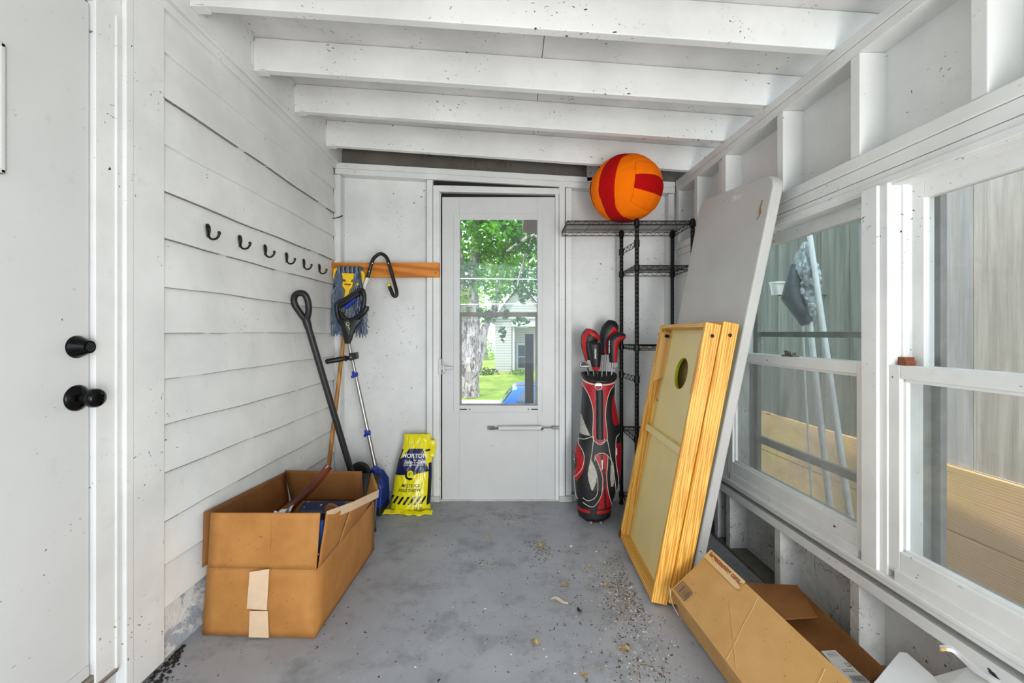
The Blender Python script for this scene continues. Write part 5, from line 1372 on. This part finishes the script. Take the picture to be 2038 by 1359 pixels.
# fence beside the porch
def fence_mat(name, a, b, c):
    m = NT(name); p = m.pos((1,5,.35)); n1 = m.noise(p, 3.4, 6, .65, .4); n2 = m.noise(m.pos((1,26,.5)), 4, 4, .6)
    base = m.mix(m.ramp(n1, [(.36, BLK), (.62, WHT)]), srgb(*a), srgb(*b))
    base = m.mix(m.ramp(n2, [(.5, BLK), (.78, (.6,)*3+(1,))]), base, srgb(*c))
    m.bsdf(base, .85, 0, .2, n2, .35, .01); return m.mat
def plank_mat():
    m = NT('fresh_plank'); p = m.pos((1,.12,1))
    w = m.n('ShaderNodeTexWave', bands_direction='Z'); w.inputs['Scale'].default_value = 26; w.inputs['Distortion'].default_value = 5; w.inputs['Detail'].default_value = 2; m.l(p, w.inputs['Vector'])
    n1 = m.noise(m.pos((1,1,1)), 2.4, 5, .65)
    base = m.mix(w.outputs['Fac'], srgb(234,196,150), srgb(214,166,120))
    base = m.mix(m.ramp(n1, [(.42, BLK), (.66, (.75,)*3+(1,))]), base, srgb(208,182,100))
    k = m.noise(p, 16, 3); base = m.mix(m.ramp(k, [(.70, BLK), (.74, WHT)]), base, srgb(80,66,44))
    m.bsdf(base, .8, 0, .2); return m.mat
fn = thing('board_fence', 'weathered fence of upright boards over wide level planks outside the windows', 'fence', W(1.5,.72,-.3))
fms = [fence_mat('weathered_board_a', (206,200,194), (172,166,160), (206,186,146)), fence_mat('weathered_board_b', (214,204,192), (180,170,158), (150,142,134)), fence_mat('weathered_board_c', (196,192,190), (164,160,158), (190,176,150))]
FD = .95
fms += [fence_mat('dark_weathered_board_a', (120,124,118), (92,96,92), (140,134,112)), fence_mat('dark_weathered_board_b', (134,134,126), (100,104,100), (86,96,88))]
y = -1.2; k = 0
while y < 5.2:
    w_ = rnd.uniform(.20,.235); mb = MB(); j = rnd.uniform(-.006,.006)
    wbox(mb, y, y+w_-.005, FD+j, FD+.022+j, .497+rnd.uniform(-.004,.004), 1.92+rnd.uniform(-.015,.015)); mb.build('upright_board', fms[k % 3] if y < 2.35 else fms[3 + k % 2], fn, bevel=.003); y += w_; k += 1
pm_ = plank_mat()
for z0 in (.194, -.111, -.416):
    mb = MB(); wbox(mb, -1.2, 5.2, FD-.02, FD+.018, z0, z0+.300); mb.build('level_plank', pm_, fn, bevel=.003)
mb = MB(); wbox(mb, -1.2, 5.2, FD+.024, FD+.06, 1.70, 1.79); wbox(mb, -1.2, 5.2, FD+.024, FD+.06, .54, .63); mb.build('back_rail', fms[1], fn)
# white poles, wrapped bundle and pot between fence and window
def wp(px, py, d): Y = 850*(1.2183+d)/(px-CX+39); return Vector((1.2183-.0459*Y+d, Y, H+(HY-py)*Y/F))
wpipe = plain('white_pipe', (236,238,238), .35)
for (a, b, lb_) in (((1612,470,.50),(1690,1015,.24),'taller white pole leaning on the fence outside the hazy window'),((1603,560,.50),(1650,994,.26),'shorter white pole leaning on the fence outside the hazy window')):
    p0, p1 = wp(*a), wp(*b); d = (p1-p0)*((p1.z+.36)/(p0.z-p1.z)); mb = MB(); mb.tube([p0, p1, p1+d], .0135, 12); tag(mb.build('white_pole', wpipe, smooth=50), lb_, 'pole', 'white poles outside the window')
p0, p1 = wp(1604,790,.40), wp(1616,990,.30); d = (p1-p0)*((p1.z+.36)/(p0.z-p1.z)); mb = MB(); mb.tube([wp(1598,640,.46), p0, p1, p1+d], .005, 8)
tag(mb.build('thin_rod', wpipe, smooth=50), 'thin white rod standing apart from the two thicker white poles', 'rod')
bd = thing('wrapped_bundle', 'crumpled plastic wrapped bundle at the top of the white poles', 'bundle', wp(1605,600,.46))
mb = MB(); c0, c1 = wp(1604,480,.50), wp(1610,640,.44)
def bun(u, v):
    p = c0.lerp(c1, v); a = u*2*PI; r = .052*(math.sin(v*PI)**.5)*(1+.6*mnoise.noise(Vector((math.cos(a)*2, math.sin(a)*2, v*7)))) + .012*mnoise.noise(Vector((a*3,v*25,1)))
    return p + Vector((r*math.cos(a), r*math.sin(a), 0))
mb.grid(bun, 40, 50); mb.build('plastic_wrap', plain('crumpled_plastic', (196,204,208), .15, .2, .8, var=.5, scale=24), bd, smooth=30)
mb = MB(); mb.tube([c0.lerp(c1,.3)+Vector((-.05,.03,0)), c0.lerp(c1,.65)+Vector((-.075,.02,-.02)), c0.lerp(c1,1.02)+Vector((-.01,0,0))], [.02,.05,.03], 12); mb.build('dark_bag', plain('grey_sacking', (96,102,106), .5, var=.5, scale=30), bd, smooth=40)
pt = thing('white_pot', 'white pot hung on the fence outside the hazy window', 'pot', wp(1548,572,.62))
c = wp(1548,572,.64); mb = MB(); mb.lathe([(0,0),(.035,0),(.046,.075),(.050,.075),(.050,.085),(.044,.085),(.034,.01),(0,.01)], c-Vector((0,0,.05)), (0,0,1), 24); mb.build('pot_body', M['white_plastic'], pt, smooth=40)
mb = MB(); mb.box(c.x, W(c.y,FD+.01,0).x, c.y-.008, c.y+.008, c.z-.055, c.z-.045); mb.build('bracket', M['grey_metal'], pt)
# ---------------------------------------------------------------- light
sc = bpy.context.scene
sc.view_settings.view_transform = 'Standard'; sc.view_settings.look = 'None'; sc.view_settings.gamma = 1; sc.view_settings.use_curve_mapping = False
sc.view_settings.exposure = 0.32
wd = bpy.data.worlds.new('sky'); sc.world = wd; wd.use_nodes = True
nt = wd.node_tree; bg = nt.nodes['Background']; bg.inputs['Color'].default_value = (.72, .86, 1, 1); bg.inputs['Strength'].default_value = 2.6
sl = bpy.data.lights.new('sun', 'SUN'); sl.energy = 3.0; sl.angle = .01; sl.color = (1, .96, .88)
so = bpy.data.objects.new('sun', sl); C.objects.link(so)
so.rotation_euler = Vector((-.28, -.40, .87)).to_track_quat('Z', 'Y').to_euler()
# added fill lamp at the unseen front end of the porch, behind the camera
al = bpy.data.lights.new('rear_fill_lamp', 'AREA'); al.shape = 'RECTANGLE'; al.size = .7; al.size_y = 1.6; al.energy = 48; al.color = (1, .985, .96)
ao = bpy.data.objects.new('rear_fill_lamp', al); C.objects.link(ao)
ao.location = (0.84, -1.3, .72); ao.rotation_euler = Vector((.36, -1, -.26)).to_track_quat('Z', 'Y').to_euler()
